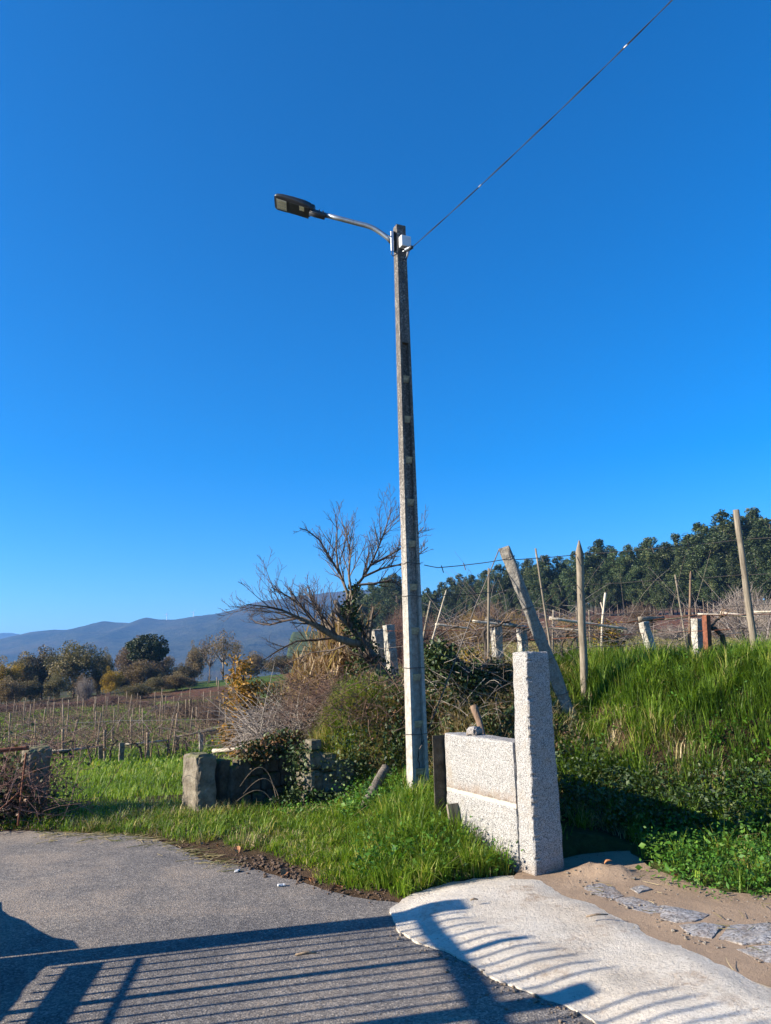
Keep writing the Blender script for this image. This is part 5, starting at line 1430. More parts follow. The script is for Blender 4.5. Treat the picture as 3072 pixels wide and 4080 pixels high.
# gnarled vines on the upper trellis
def vine(u0, v0, pts, y, w, label, group='gnarled vines', cat='vine', mat='bark_dark', shoots=6, shoot=.35, seed=0):
    B = at(u0, v0, y); g = h1(B.x, B.y); B.z = min(B.z, g + .0) if B.z > g else B.z
    r = random.Random(seed + int(u0)); r0 = w * px(0, y) / 2
    P = [Vector((0, 0, -.1))] + [at(u, v, y + r.uniform(-.08, .08)) - B for u, v in pts]
    m = MB(); Q, rs = [], []
    for i in range(len(P) - 1):
        for k in range(4):
            t = k / 4; Q.append(P[i].lerp(P[i + 1], t) + Vector((r.uniform(-1, 1), r.uniform(-1, 1), r.uniform(-1, 1))) * r0 * .35); rs.append(r0 * (1 - .55 * (i + t) / (len(P) - 1)) * r.uniform(.8, 1.25))
    Q.append(P[-1]); rs.append(r0 * .35)
    m.tube(Q, rs, 7)
    o = m.build('grapevine', M[mat]); o.location = B; tag(o, label, cat, group)
    sm = MB()
    for k in range(shoots):
        c = P[-1].lerp(P[-2], r.random()); L = shoot * r.uniform(.5, 1.2); d = Vector((r.uniform(-1, 1), r.uniform(-.6, .6), r.uniform(-.1, 1))).normalized()
        sm.tube([c, c + d * L * .5 + Vector((0, 0, .06 * L)), c + d * L + Vector((r.uniform(-.1, .1), 0, -.15 * L))], [r0 * .22, r0 * .16, r0 * .08], 4)
    sm.build('canes', M['wood_brown'], o)
    return o
vine(2240, 2610, [(2238, 2575), (2252, 2540), (2268, 2510)], 10, 12, 'thin dark vine stem climbing between leaning post and pointed post')
vine(2262, 2600, [(2278, 2560), (2300, 2530)], 10.4, 9, 'slanting dark vine branch left of the pointed post')
vine(2890, 2580, [(2880, 2540), (2850, 2505), (2828, 2500), (2860, 2470), (2882, 2455)], 9.6, 20, 'thick curled vine arm right of the rusty iron post')
vine(2400, 2590, [(2392, 2550), (2385, 2520)], 10.2, 12, 'short dark vine stem beside the forked stick')
vine(1945, 2620, [(1932, 2560), (1925, 2520), (1945, 2500), (1990, 2490), (2035, 2470)], 9.7, 18, 'gnarled vine wound over the white granite post')
vine(1930, 2720, [(1928, 2680), (1922, 2660), (1940, 2648)], 9.0, 22, 'knobbly brown vine stump before the white granite post', mat='wood_brown')
vine(1720, 2600, [(1745, 2540), (1790, 2505), (1830, 2495)], 9.9, 9, 'thin dark branch slanting up behind the bamboo cane')
vine(2990, 2590, [(2985, 2560), (2992, 2520)], 10.2, 14, 'dark vine stump behind the tallest post', shoots=4)
# loose canes over the upper trellis
def cane_mass(name, n, box, y, label, mat, L=(.4, 1.1), r0=.004):
    u0, u1, v0, v1 = box
    P0 = np.array([at(rng.uniform(u0, u1), rng.uniform(v0, v1), y * rng.uniform(.92, 1.12)) for _ in range(n)])
    az = rng.uniform(0, 6.28, n); ln = rng.uniform(L[0], L[1], n)
    d = np.c_[np.cos(az), np.sin(az) * .6, rng.normal(.15, .45, n)]
    P2 = P0 + d * ln[:, None]; P1 = (P0 + P2) / 2 + np.c_[rng.normal(0, .06, (n, 2)), rng.uniform(-.03, .16, n)]
    return tag(obj(name, vmesh(name, strands(P0, P1, P2, r0, r0 * .4, 4), M[mat])), label, 'canes', None, 'stuff')
cane_mass('trellis_canes', 420, (1700, 3072, 2480, 2590), 10.5, 'bare vine canes tangled along the upper trellis wires', 'twig_grey')
cane_mass('field_stalks', 500, (1560, 2350, 2500, 2720), 14, 'thin dead stalks on the upper field behind the trellis', 'twig_brown', (.3, .9), .004)

# ------------------------------------------------------------------ bare tree with an ivy trunk
TY = 9.9
def tp(*pts, y=TY, drift=0.0): return [np.array(at(u, v, y + drift * i)) for i, (u, v) in enumerate(pts)]
tb = at(1580, 2765, TY); tb.z = h1(tb.x, tb.y)
LIMBS = [(tp((1580, 2775), (1530, 2705), (1482, 2625), (1440, 2560), (1408, 2505), (1390, 2462), (1388, 2420)), .10, .05),
         (tp((1388, 2420), (1400, 2370), (1425, 2330), (1452, 2296), (1478, 2250), (1502, 2195), (1530, 2125), (1552, 2055), (1560, 2020), drift=.05), .030, .005),
         (tp((1388, 2420), (1384, 2360), (1360, 2300), (1345, 2255), (1340, 2190), (1343, 2120), (1336, 2050), drift=-.05), .027, .005),
         (tp((1360, 2300), (1310, 2215), (1270, 2150), (1225, 2115), (1195, 2105), drift=-.08), .020, .006),
         (tp((1400, 2370), (1390, 2290), (1395, 2210), (1380, 2130), (1360, 2070), drift=.1), .022, .006),
         (tp((1478, 2250), (1530, 2225), (1590, 2190), (1650, 2140), (1690, 2100), drift=.08), .020, .006),
         (tp((1452, 2296), (1520, 2265), (1590, 2250), (1660, 2215), (1705, 2180), drift=-.05), .019, .006),
         (tp((1425, 2330), (1490, 2325), (1560, 2312), (1610, 2345), (1640, 2390), drift=.05), .020, .006),
         (tp((1452, 2565), (1400, 2560), (1340, 2540), (1270, 2498), (1195, 2465), (1125, 2432), (1065, 2418), (1015, 2412), (980, 2408), drift=-.12), .038, .005),
         (tp((1270, 2498), (1215, 2430), (1160, 2385), (1110, 2355), (1080, 2340), drift=-.1), .020, .006),
         (tp((1190, 2462), (1130, 2475), (1075, 2490), (1030, 2484), (1000, 2465), drift=.1), .019, .006),
         (tp((1340, 2540), (1260, 2550), (1180, 2555), (1110, 2590), (1050, 2630), drift=-.1), .020, .006),
         (tp((1400, 2560), (1330, 2590), (1240, 2600), (1150, 2640), drift=.12), .018, .006),
         (tp((1340, 2540), (1280, 2450), (1260, 2400), (1200, 2350), drift=.15), .018, .006)]
A = grow(LIMBS, 3, [.075, .062, .058], [.44, .52, .60], [38, 40, 42], .0024, 5, .4, .7)
rr = np.clip(rng.normal(.62, .2, len(A[0])) + .25 * (np.asarray(A[3]) > .02) - .15, 0, 1)
bt = empty('bare_tree', tb); tag(bt, 'leafless tree with a leaning ivy-covered trunk and spreading twigs left of the lamp post', 'tree')
def rel(part): return (part[0] - np.array(tb), part[1], part[2])
link(bpy.data.objects.new('branches', vmesh('tree_branches', rel(strands(*A, seg=3, rnd=rr)), M['tree_bark'])), bt)
m = MB()
pts = [Vector(p) - tb for p in LIMBS[0][0]]
Q = []; rs = []
for i in range(len(pts) - 1):
    for k in range(4): Q.append(pts[i].lerp(pts[i + 1], k / 4)); rs.append((.105 - .06 * (i + k / 4) / 6) * random.uniform(.9, 1.1))
m.tube(Q, rs, 10, True, .15)
l2 = [Vector(p) - tb for p in LIMBS[8][0][:5]]; m.tube(l2, [.055, .05, .045, .04, .034], 8, True, .15)
m.tube([pts[4], pts[4] + Vector((-.18, 0, .25)), pts[4] + Vector((-.24, 0, .38))], [.05, .04, .035], 7)
m.build('trunk', M['bark'], bt)
def ivy_on(path, n, rad_, size, seed):
    r = np.random.default_rng(seed); P = np.array(path); s = r.uniform(0, len(P) - 1.001, n); i = s.astype(int); f = (s - i)[:, None]
    C = P[i] * (1 - f) + P[i + 1] * f
    k = rad_ * (1 + .5 * r.random(n)) * np.interp(s, [0, len(P) - 1], [1.25, .7]) * (1 + .4 * np.sin(s * 9))
    return cards(C + rdir(n, r) * k[:, None], size * r.uniform(.6, 1.3, n), size * .8, r.random(n) ** 1.3, .05, r)
link(bpy.data.objects.new('ivy', vmesh('trunk_ivy', join([ivy_on([np.array(p) for p in pts], 1300, .10, .05, 3), ivy_on([np.array(Vector(p) - tb) for p in LIMBS[1][0][:3]], 170, .075, .05, 4), ivy_on([np.array(q) for q in (pts[2], pts[2] + Vector((-.22, 0, -.1)), pts[2] + Vector((-.24, 0, -.4)))], 220, .10, .05, 5)]), M['ivy'])), bt)
# ivy-covered fallen log right of the lamp post
lg = [at(u, v, 8.75) for u, v in ((1742, 2640), (1750, 2595), (1785, 2602), (1830, 2650), (1872, 2700), (1900, 2740))]
lo_ = empty('ivy_log', lg[-1]); tag(lo_, 'fallen dark log smothered in ivy right beside the lamp post', 'log')
m = MB(); m.tube([p - lg[-1] for p in lg], [.03, .045, .05, .055, .06, .06], 8, True, .2); m.build('trunk', M['bark_dark'], lo_)
link(bpy.data.objects.new('ivy', vmesh('log_ivy', join([ivy_on([np.array(p - lg[-1]) for p in (lg[0] + Vector((0, 0, -.25)), lg[0], lg[1])], 1500, .15, .05, 7), ivy_on([np.array(p - lg[-1]) for p in lg[3:]], 600, .12, .05, 8)]), M['ivy'])), lo_)

# ------------------------------------------------------------------ dry reeds, brush, logs round the mound
def reed_clump(u0, u1, vb, y, n, seed, label, H=(.7, 1.5)):
    r = np.random.default_rng(seed)
    c = at((u0 + u1) / 2, vb, y); c.z = h1(c.x, c.y); o = empty('dry_reeds', c); tag(o, label, 'reeds')
    w = (u1 - u0) / 2 * px(0, y)
    x = np.clip(r.normal(0, .5, n), -1, 1) * w; yy = r.normal(0, .35, n)
    P = np.c_[x, yy, height(x + c.x, yy + c.y) - c.z]
    h = r.uniform(H[0], H[1], n) * (1 - .35 * np.abs(x / w))
    E = P + np.c_[r.normal(0, .16, n) + x * .25, r.normal(0, .15, n), h]
    link(bpy.data.objects.new('stalks', vmesh('reed_stalks', strands(P, (P + E) / 2 + r.normal(0, .03, P.shape), E, .007, .003, 3, r.random(n)), M['reed'])), o)
    k = r.integers(0, n, n * 7); t = r.uniform(.2, 1, n * 7)[:, None]; Q = P[k] * (1 - t) + E[k] * t
    nn = len(Q)
    link(bpy.data.objects.new('blades', vmesh('reed_blades', blades(Q, r.uniform(.15, .5, nn), r.uniform(.015, .035, nn), r.uniform(0, 6.28, nn), np.clip(np.abs(r.normal(.95, .35, nn)), 0, 1.5), r.random(nn)), M['reed'])), o)
    return o
reed_clump(1120, 1330, 2780, 12.6, 240, 1, 'straw-yellow dry reed clump left of the bare tree trunk', (.7, 1.45))
reed_clump(1250, 1440, 2770, 12.0, 220, 2, 'orange-tinted dry reed clump close to the bare tree trunk', (.65, 1.3))
reed_clump(1050, 1220, 2850, 11.6, 90, 3, 'low bent dry reeds leaning left over the brush', (.5, .95))
cane_mass('brush_twigs', 900, (960, 1260, 2850, 3010), 10.6, 'grey dead twigs piled between the old wall and the mound', 'twig_grey', (.25, .8), .005)
cane_mass('bramble_canes', 700, (1120, 1640, 2700, 2900), 9.6, 'brown bramble canes over the mound', 'twig_brown', (.2, .6), .004)
cane_mass('ivy_stems', 260, (1740, 2060, 2640, 2900), 8.9, 'thin dead stems hanging in the ivy behind the low wall', 'twig_grey', (.2, .6), .003)
def stick(name, pts, r0, r1, mat, label, cat, group=None, sides=7):
    P = [at(*q) for q in pts]; m = MB(); Q, R_ = [], []
    for i in range(len(P) - 1):
        for k in range(4):
            t = k / 4; Q.append(P[i].lerp(P[i + 1], t) - P[0]); R_.append(r0 + (r1 - r0) * (i + t) / (len(P) - 1))
    Q.append(P[-1] - P[0]); R_.append(r1); m.tube(Q, R_, sides, True, .15)
    o = m.build(name, M[mat]); o.location = P[0]; return tag(o, label, cat, group)
stick('fallen_branch', [(850, 2992, 11.5), (940, 2985, 11.2), (1040, 2945, 11), (1110, 2920, 10.9), (1190, 2910, 10.8)], .03, .016, 'wood_pale', 'bleached fallen branch lying over the brush behind the old wall', 'branch')
stick('fallen_branch', [(1060, 2905, 10.9), (1150, 2912, 10.8), (1200, 2925, 10.7)], .018, .009, 'wood_pale', 'thin white branch resting on the bleached fallen branch', 'branch')
stick('leaning_log', [(1448, 3235, 7.95), (1478, 3170, 8.1), (1510, 3105, 8.3), (1538, 3060, 8.45)], .06, .05, 'bark', 'mossy log leaning up the mound left of the lamp post', 'log', None, 10)
stick('wooden_stake', [(1928, 2950, 7.9), (1908, 2870, 8.0), (1886, 2812, 8.05)], .034, .04, 'wood_brown', 'short split stake leaning behind the low granite wall', 'stake', None, 9)
pl = at(1818, 3265, 6.75); m = MB(); m.box(-.075, .075, -.012, .012, -.12, .13)
o = m.build('grey_board', M['wood_grey'], None, .003); o.location = (pl.x, pl.y, pl.z); o.rotation_euler = (rad(-12), 0, rad(30)); tag(o, 'short grey board standing in the grass at the low wall', 'board')
sl_ = obj('pale_stone', rough_block(.16, .12, .10, .03, .02, 31, 7, None, .015), None, M['granite_old']); p_ = at(1965, 2890, 8.1); sl_.location = (p_.x, p_.y, h1(p_.x, p_.y) + .06); sl_.rotation_euler = (.2, .5, .3); tag(sl_, 'pale broken stone on the ivy bank behind the low wall', 'stone')
for k, (u, v, y) in enumerate([(1105, 3190, 8.7), (1120, 3195, 8.65), (1095, 3200, 8.6)]):
    a = at(u, v, y); a.z = h1(a.x, a.y); L = .42 - .1 * k
    m = MB(); m.tube([Vector((-.40 * (q / 14) ** 1.6, -.1 * q / 14, L * 1.15 * math.sin(q / 14 * 2.5))) for q in range(15)], [.004 - .002 * q / 14 for q in range(15)], 5)
    o = m.build('bramble_cane', M['wood_stake']); o.location = a; tag(o, '%s arching bramble cane before the dark old wall' % ('tallest', 'middle', 'lowest')[k], 'cane', 'bramble canes before the old wall')

# ------------------------------------------------------------------ old stone walls and gateposts on the left
OG = rad(42)
def stone(parent, u, v, y, w, h, d, seed, mat='oldstone', rz=OG, amp=None):
    c = at(u, v, y)
    o = obj('stone', rough_block(w, d, h, .045, amp or min(w, h) * .10, seed, 4.5, None, min(w, h) * .10), parent, M[mat])
    o.location = c - (parent.location if parent else Vector()); o.rotation_euler = (0, 0, rz + random.uniform(-.12, .12)); return o
g0 = ong(118, 3262)
gp = obj('stone_gatepost', rough_block(.27, .24, .80, .04, .018, 41, 5, None, .02), None, M['oldstone']); gp.location = (g0.x, g0.y, g0.z - .05); gp.rotation_euler = (rad(1), rad(1.5), OG)
tag(gp, 'dark stone gatepost beside the bramble heap at the left picture edge', 'gatepost', 'old gateposts')
g1 = at(795, 3225, 8.7); g1.z = h1(g1.x, g1.y) - .05
gs = empty('stone_gatepost', g1); tag(gs, 'broken stone gatepost with a lit left face at the end of the old wall', 'gatepost', 'old gateposts')
b_ = obj('post_block', rough_block(.25, .38, .66, .035, .024, 42, 5, None, .03), gs, M['oldstone']); b_.location = (0, 0, 0); b_.rotation_euler = (0, rad(-1.5), OG)
b_ = obj('step_block', rough_block(.14, .2, .58, .04, .012, 43, 5, None, .015), gs, M['shadestone']); b_.location = (.20, .16, 0); b_.rotation_euler = (0, 0, OG)
b_ = obj('step_block', rough_block(.2, .2, .50, .04, .012, 44, 5, None, .015), gs, M['shadestone']); b_.location = (.34, .2, 0); b_.rotation_euler = (0, 0, OG)
ow0 = g1 + Vector((.36, .24, 0)); ow1 = Vector((-1.22, 9.35, 0)); ow1.z = h1(ow1.x - .3, ow1.y - .3) - .05
oldw = empty('old_stone_wall', ow0); tag(oldw, 'low dark rubble wall between the broken gatepost and the mound', 'wall')
dv = (ow1 - ow0); dv.z = 0; L = dv.length; dv.normalize(); wrz = math.atan2(dv.y, dv.x)
for row in range(3):
    s = -.02 + .06 * (row % 2); k = 0
    while s < L:
        w = random.uniform(.14, .27); hh = .19 + random.uniform(-.015, .02)
        o = obj('stone', rough_block(w, .24, hh, .04, .012, 50 + row * 20 + k, 5, None, .012), oldw, M['shadestone'])
        o.location = dv * (s + w / 2) + Vector((0, 0, row * .185 + (s / L) * .06)); o.rotation_euler = (0, 0, wrz + random.uniform(-.03, .03)); s += w + .006; k += 1
def leafmass(name, pts, n, spread, size, mat, label, cat='ivy', up=.1):
    r = rng; P = np.array([np.array(p) for p in pts]); k = r.integers(0, len(P) - 1, n); f = r.random(n)[:, None]
    Q = P[k] * (1 - f) + P[k + 1] * f + r.normal(0, 1, (n, 3)) * np.array(spread)
    return tag(obj(name, vmesh(name, cards(Q, size * r.uniform(.6, 1.3, n), size * .75, r.random(n), up), M[mat])), label, cat, None, 'stuff')
wt = [ow0 + Vector((.15, 0, .60)), ow0 + dv * L * .5 + Vector((0, 0, .64)), ow0 + dv * L + Vector((0, 0, .75))]
leafmass('wall_ivy', wt, 1500, (.10, .08, .05), .05, 'bramble', 'brownish ivy and brambles lying on top of the old rubble wall')
leafmass('wall_top_ivy', wt, 700, (.10, .08, .06), .05, 'ivy', 'dark ivy leaves on top of the old rubble wall')
cn = empty('dry_stone_corner', Vector((-1.05, 8.95, 0))); cn.location.z = h1(-1.05, 8.7) - .05; tag(cn, 'stack of mossy stones ending the old wall at the mound', 'wall')
for (u, v, w, h_, d_, sd_, y) in [(1228, 3225, .26, .20, .24, 91, 8.8), (1290, 3225, .24, .18, .24, 92, 8.85), (1238, 3165, .24, .26, .25, 93, 8.82), (1302, 3160, .22, .24, .25, 98, 8.9), (1240, 3062, .22, .19, .22, 94, 8.85), (1300, 3070, .2, .2, .22, 99, 8.9), (1246, 2988, .15, .12, .16, 95, 8.9), (1350, 3210, .3, .3, .25, 96, 8.95), (1360, 3110, .26, .22, .25, 97, 9.0)]:
    stone(cn, u, v, y, w, h_, d_, sd_)
leafmass('corner_ivy', [at(1190, 3180, 8.75), at(1215, 3050, 8.75), at(1180, 3000, 8.9)], 700, (.08, .06, .08), .045, 'ivy', 'ivy climbing beside the mossy stone stack')
leafmass('corner_weeds', [at(1330, 3010, 8.7), at(1400, 3080, 8.7), at(1440, 2990, 8.8), at(1390, 2930, 8.9)], 420, (.14, .10, .12), .04, 'ivy', 'dark leafy creepers hanging over the mossy stone stack', 'weeds', .3)
leafmass('foot_weeds', [at(1150, 3260, 8.2), at(1230, 3270, 8.2), at(1300, 3240, 8.3)], 900, (.12, .10, .08), .035, 'clover', 'leafy weeds at the foot of the mossy stone stack', 'weeds', .3)
leafmass('trunk_foot_ivy', [at(1540, 2720, 9.6), at(1600, 2800, 9.3), at(1600, 2920, 9.0), at(1560, 3000, 8.8)], 700, (.16, .10, .12), .05, 'ivy', 'ivy and dead leaves hanging down the mound left of the lamp post')
leafmass('mound_dead_leaves', [at(1480, 2840, 9.3), at(1580, 2860, 9.2), at(1520, 2980, 8.9)], 450, (.18, .12, .14), .045, 'bramble', 'brown bramble leaves over the mound face', 'brambles')
# bramble heap at the left edge
hp = ong(30, 3285); r_ = np.random.default_rng(5)
n = 1500
c0_ = np.array([hp.x - .35, hp.y + .15, hp.z])
P0 = c0_ + np.c_[r_.normal(0, .42, n), r_.normal(0, .25, n), np.abs(r_.normal(0, .3, n))]
P2 = P0 + np.c_[r_.normal(0, .3, n), r_.normal(0, .2, n), r_.normal(.1, .25, n)]; P2[:, 2] = np.clip(P2[:, 2], c0_[2], c0_[2] + .85); P0[:, 2] = np.clip(P0[:, 2], c0_[2], c0_[2] + .75)
hpo = empty('bramble_heap', c0_); tag(hpo, 'rusty brown heap of dead brambles at the left picture edge', 'brambles')
V_, F_, R_ = strands(P0, (P0 + P2) / 2 + r_.normal(0, .08, P0.shape), P2, .004, .002, 3)
link(bpy.data.objects.new('canes', vmesh('heap_canes', (V_ - c0_, F_, R_), M['twig_red'])), hpo)
V_, F_, R_ = cards(P0 + r_.normal(0, .08, P0.shape), .05, .04, r_.random(n), .1)
link(bpy.data.objects.new('leaves', vmesh('heap_leaves', (V_ - c0_, F_, R_), M['bramble'])), hpo)
V_, F_, R_ = cards(c0_ + np.c_[r_.normal(.3, .2, 700), r_.normal(-.1, .1, 700), np.abs(r_.normal(.1, .3, 700))], .055, .045, r_.random(700), .1)
link(bpy.data.objects.new('ivy', vmesh('heap_ivy', (V_ - c0_, F_, R_), M['ivy'])), hpo)
stick('rusty_bar', [(-60, 3000, 8.2), (0, 2990, 8.2), (60, 2984, 8.25), (115, 2980, 8.3)], .022, .022, 'rust', 'rusty iron bar lying across the bramble heap', 'bar')
stick('rusty_rod', [(72, 3290, 8.0), (88, 3130, 8.05), (104, 3000, 8.1)], .012, .010, 'rust', 'rusty rod leaning against the dark gatepost', 'rod')
stick('rusty_rod', [(0, 3225, 7.95), (40, 3190, 8.0), (78, 3155, 8.05)], .008, .008, 'rust', 'thin rusty rod slanting over the bramble heap', 'rod')
# ------------------------------------------------------------------ lower trellis and vineyard on the left
LG = 'posts of the lower trellis'
def lpost(name, ut, vt, ub, vb, w, mat, label, square=False, point=False, cat='post', group=LG):
    g = ong(ub, vb, 12); return post(name, ut, vt, ub, vb, g.y, w, mat, label, cat, group, point, square)
for a in [(250, 2905, 250, 3035, 9, 'wood_stake', 'straight pale stake rising from the trellis near the dark gatepost'), (417, 2908, 417, 3036, 10, 'wood_stake', 'pale stake close beside the first dark stone post'),
          (310, 2868, 283, 2975, 9, 'wood_stake', 'long stake leaning right above the lower trellis'), (480, 2866, 462, 2925, 8, 'wood_stake', 'short stake leaning right behind the dark stone posts'), (588, 2918, 590, 3022, 13, 'wood_stake', 'thick pale stake right of the dark stone posts'),
          (690, 2872, 668, 2992, 8, 'wood_stake', 'thin stake leaning right near the end of the white rail'), (936, 2860, 906, 2965, 9, 'wood_stake', 'pale stake leaning right before the brush'), (448, 2895, 448, 2960, 8, 'wood_stake', 'thin stake between the two dark stone posts'), (812, 2912, 812, 2975, 7, 'wood_stake', 'short stake beside the granite post near the brush'), (893, 2920, 905, 2980, 7, 'wood_stake', 'short stake leaning left near the brush')]:
    lpost('wooden_stake', *a, cat='stake')
for a in [(400, 2972, 402, 3034, 17, 'oldstone', 'first dark stone post of the lower trellis'), (486, 2958, 482, 3042, 19, 'oldstone', 'second dark stone post of the lower trellis'), (705, 2932, 706, 3000, 16, 'oldstone', 'mossy stone post behind the broken gatepost'), (800, 2916, 802, 3002, 15, 'granite_old', 'grey granite post right of the mossy stone post'), (975, 2880, 976, 2945, 15, 'granite_old', 'granite post half hidden by the brush')]:
    lpost('stone_post', *a, square=True)
def lvine(ub, vb, pts, w, label):
    g = ong(ub, vb, 12); vine(ub, vb, pts, g.y, w, label, 'gnarled vines of the lower trellis', shoots=9, shoot=.5)
lvine(437, 3030, [(440, 2990), (448, 2968), (470, 2950)], 11, 'dark vine trunk left of the second stone post')
lvine(565, 3032, [(562, 3000), (556, 2978), (540, 2960), (520, 2965)], 12, 'forked vine trunk with two spread arms')
lvine(365, 3055, [(360, 3020), (352, 2990), (345, 2965)], 10, 'thin vine trunk left of the first stone post')
lvine(287, 3035, [(283, 3010), (270, 2995), (235, 2998), (200, 3005)], 14, 'low vine with a thick horizontal arm near the dark gatepost')
lvine(682, 3010, [(670, 2980), (662, 2950)], 10, 'slanting vine trunk behind the broken gatepost')
lvine(748, 3000, [(742, 2970), (738, 2940)], 11, 'twisted vine trunk between the stone and granite posts')
lvine(850, 2975, [(845, 2940), (842, 2915)], 10, 'dark vine trunk right of the granite post')
lvine(886, 2970, [(888, 2945), (870, 2915)], 8, 'curved vine trunk near the brush')
lvine(205, 3000, [(215, 2975), (250, 2960), (300, 2952)], 9, 'thin vine arm above the low horizontal one')
def lrail(pts, w, label, mat='wood_pale'):
    P = [at(u, v, y) for u, v, y in pts]; m = MB()
    m.tube([p - P[0] for p in P], w, 7, True, .15); o = m.build('wooden_rail', M[mat]); o.location = P[0]; return tag(o, label, 'rail', 'rails of the lower trellis')
yl = ong(400, 3030, 12).y
lrail([(120, 2988, yl - 1), (200, 2998, yl - .8), (330, 2985, yl - .3)], .028, 'grey rail beside the dark gatepost', 'wood_grey')
lrail([(200, 2990, yl - .6), (270, 2988, yl - .4), (390, 2975, yl)], .03, 'white rail left of the first dark stone post')
lrail([(480, 2968, yl), (560, 2962, yl + .3), (665, 2950, yl + .8)], .035, 'long white rail right of the second dark stone post')
lrail([(700, 2936, yl + 1), (800, 2918, yl + 1.4), (970, 2890, yl + 2)], .03, 'grey rail along the granite posts', 'wood_grey')
w_ = [(300, 2880, yl), (480, 2870, yl + .5), (700, 2868, yl + 1), (940, 2862, yl + 1.5), (1080, 2858, yl + 2)]
wire('trellis_wire', w_, .007, 'pale wire drooping over the lower trellis stakes', mat='wood_pale')
cane_mass('lower_canes', 620, (60, 960, 2890, 2990), yl + .5, 'bare vine canes tangled along the lower trellis', 'twig_brown', (.4, 1.3), .006)
cane_mass('lower_pale_canes', 260, (60, 960, 2880, 2990), yl + .5, 'pale bare vine canes arching over the lower trellis', 'twig_grey', (.5, 1.4), .006)
# far rows: one stake built once, copied
sm = MB(); shaft(sm, (0, 0, -.15), (0, 0, 1.62), .030, .025, 6, .1, 3); st_me = sm.mesh('vine_stake'); st_me.materials.append(M['wood_stake'])
r_ = random.Random(9); cnt = 0; ROWS = []
def near_tree(x, y): return (y > 61)
for row in range(17):
    for k in range(12):
        x = -3.2 - row * 2.25 + r_.uniform(-.3, .3) - k * .35; y = 27 + k * 3.3 + r_.uniform(-.5, .5)
        if x < -.57 * y or x > -.145 * y - .6 or near_tree(x, y): continue
        if in_poly(np.array([x]), np.array([y]), UP_POLY)[0]: continue
        z = h1(x, y); o = link(bpy.data.objects.new('vine_stake', st_me)); s = r_.uniform(.75, 1.12)
        o.location = (x, y, z); o.rotation_euler = (r_.gauss(0, .05), r_.gauss(0, .06), r_.uniform(0, 6)); o.scale = (1, 1, s)
        tag(o, 'thin pale wooden stake standing in the far rows of the left vineyard', 'stake', 'vine stakes in the far vineyard rows'); ROWS.append((x, y, z)); cnt += 1
Rw = np.array(ROWS)
n = 4500; k = rng.integers(0, len(Rw), n)
P0 = Rw[k] + np.c_[rng.normal(0, .5, n), rng.uniform(-1.7, 1.7, n), rng.uniform(.3, 1.25, n)]
P2 = P0 + np.c_[rng.normal(0, .5, n), rng.normal(0, .6, n), rng.normal(.05, .3, n)]; P2[:, 2] = np.maximum(P2[:, 2], height(P2[:, 0], P2[:, 1]) + .1)
tag(obj('vineyard_canes', vmesh('vineyard_canes', strands(P0, (P0 + P2) / 2 + rng.normal(0, .1, P0.shape), P2, .008, .004, 3), M['twig_brown'])), 'bare brown vine canes filling the far vineyard rows', 'canes', None, 'stuff')
n = 420; k = rng.integers(0, len(Rw), n); P0 = Rw[k] + np.c_[rng.normal(0, .3, n), rng.uniform(-1.7, 1.7, n), np.zeros(n)]; P0[:, 2] = height(P0[:, 0], P0[:, 1]); P2 = P0 + np.c_[rng.normal(0, .15, (n, 2)), rng.uniform(.5, 1.0, n)]
tag(obj('vineyard_trunks', vmesh('vineyard_trunks', strands(P0, (P0 + P2) / 2 + rng.normal(0, .06, P0.shape), P2, .03, .018, 3), M['twig_brown'])), 'crowded slender vine trunks in the far vineyard rows', 'vines', None, 'stuff')
# fence posts on the far lawn
for k, (u, vt, vb) in enumerate([(829, 2706, 2742), (863, 2708, 2775), (902, 2708, 2785), (938, 2752, 2785), (870, 2745, 2790), (887, 2680, 2700), (941, 2645, 2665), (955, 2650, 2668)]):
    y = (92, 84, 80, 78, 76, 112, 120, 122)[k]; p = at(u, vb, y); z = h1(p.x, p.y); m = MB(); shaft(m, (0, 0, -.2), (0, 0, max(.9, (at(u, vt, y).z - z))), .07, .06, 6, .1, 3)
    o = m.build('fence_post', M['wood_stake']); o.location = (p.x, p.y, z); tag(o, '%s fence post from the left on the far lawn' % ordn(k), 'post', 'fence posts on the far lawn')
# wind turbines on the ridge
def turbine(u, v, label, a0):
    b = at(u, v + 22, 2590); t = at(u, v, 2590); o = empty('wind_turbine', b); tag(o, label, 'wind turbine', 'wind turbines on the ridge'); H = t.z - b.z
    m = MB(); m.tube([(0, 0, -20), (0, 0, H)], [1.3, .8], 8); m.build('tower', M['whitebox'], o)
    m = MB(); m.box(-1.2, 1.2, -2.5, 2.5, H - 1, H + 1.2); m.build('nacelle', M['whitebox'], o)
    for k in range(3):
        th = a0 + k * 2.094; m = MB(); m.tube([(0, -3, H), (math.sin(th) * 11, -3, H + math.cos(th) * 11)], [.6, .2], 5); m.build('blade', M['whitebox'], o)
turbine(664, 2447, 'small wind turbine on the ridge right of the rounded peak', .2)
turbine(770, 2440, 'wind turbine farther right on the ridge near the bare tree', .7)

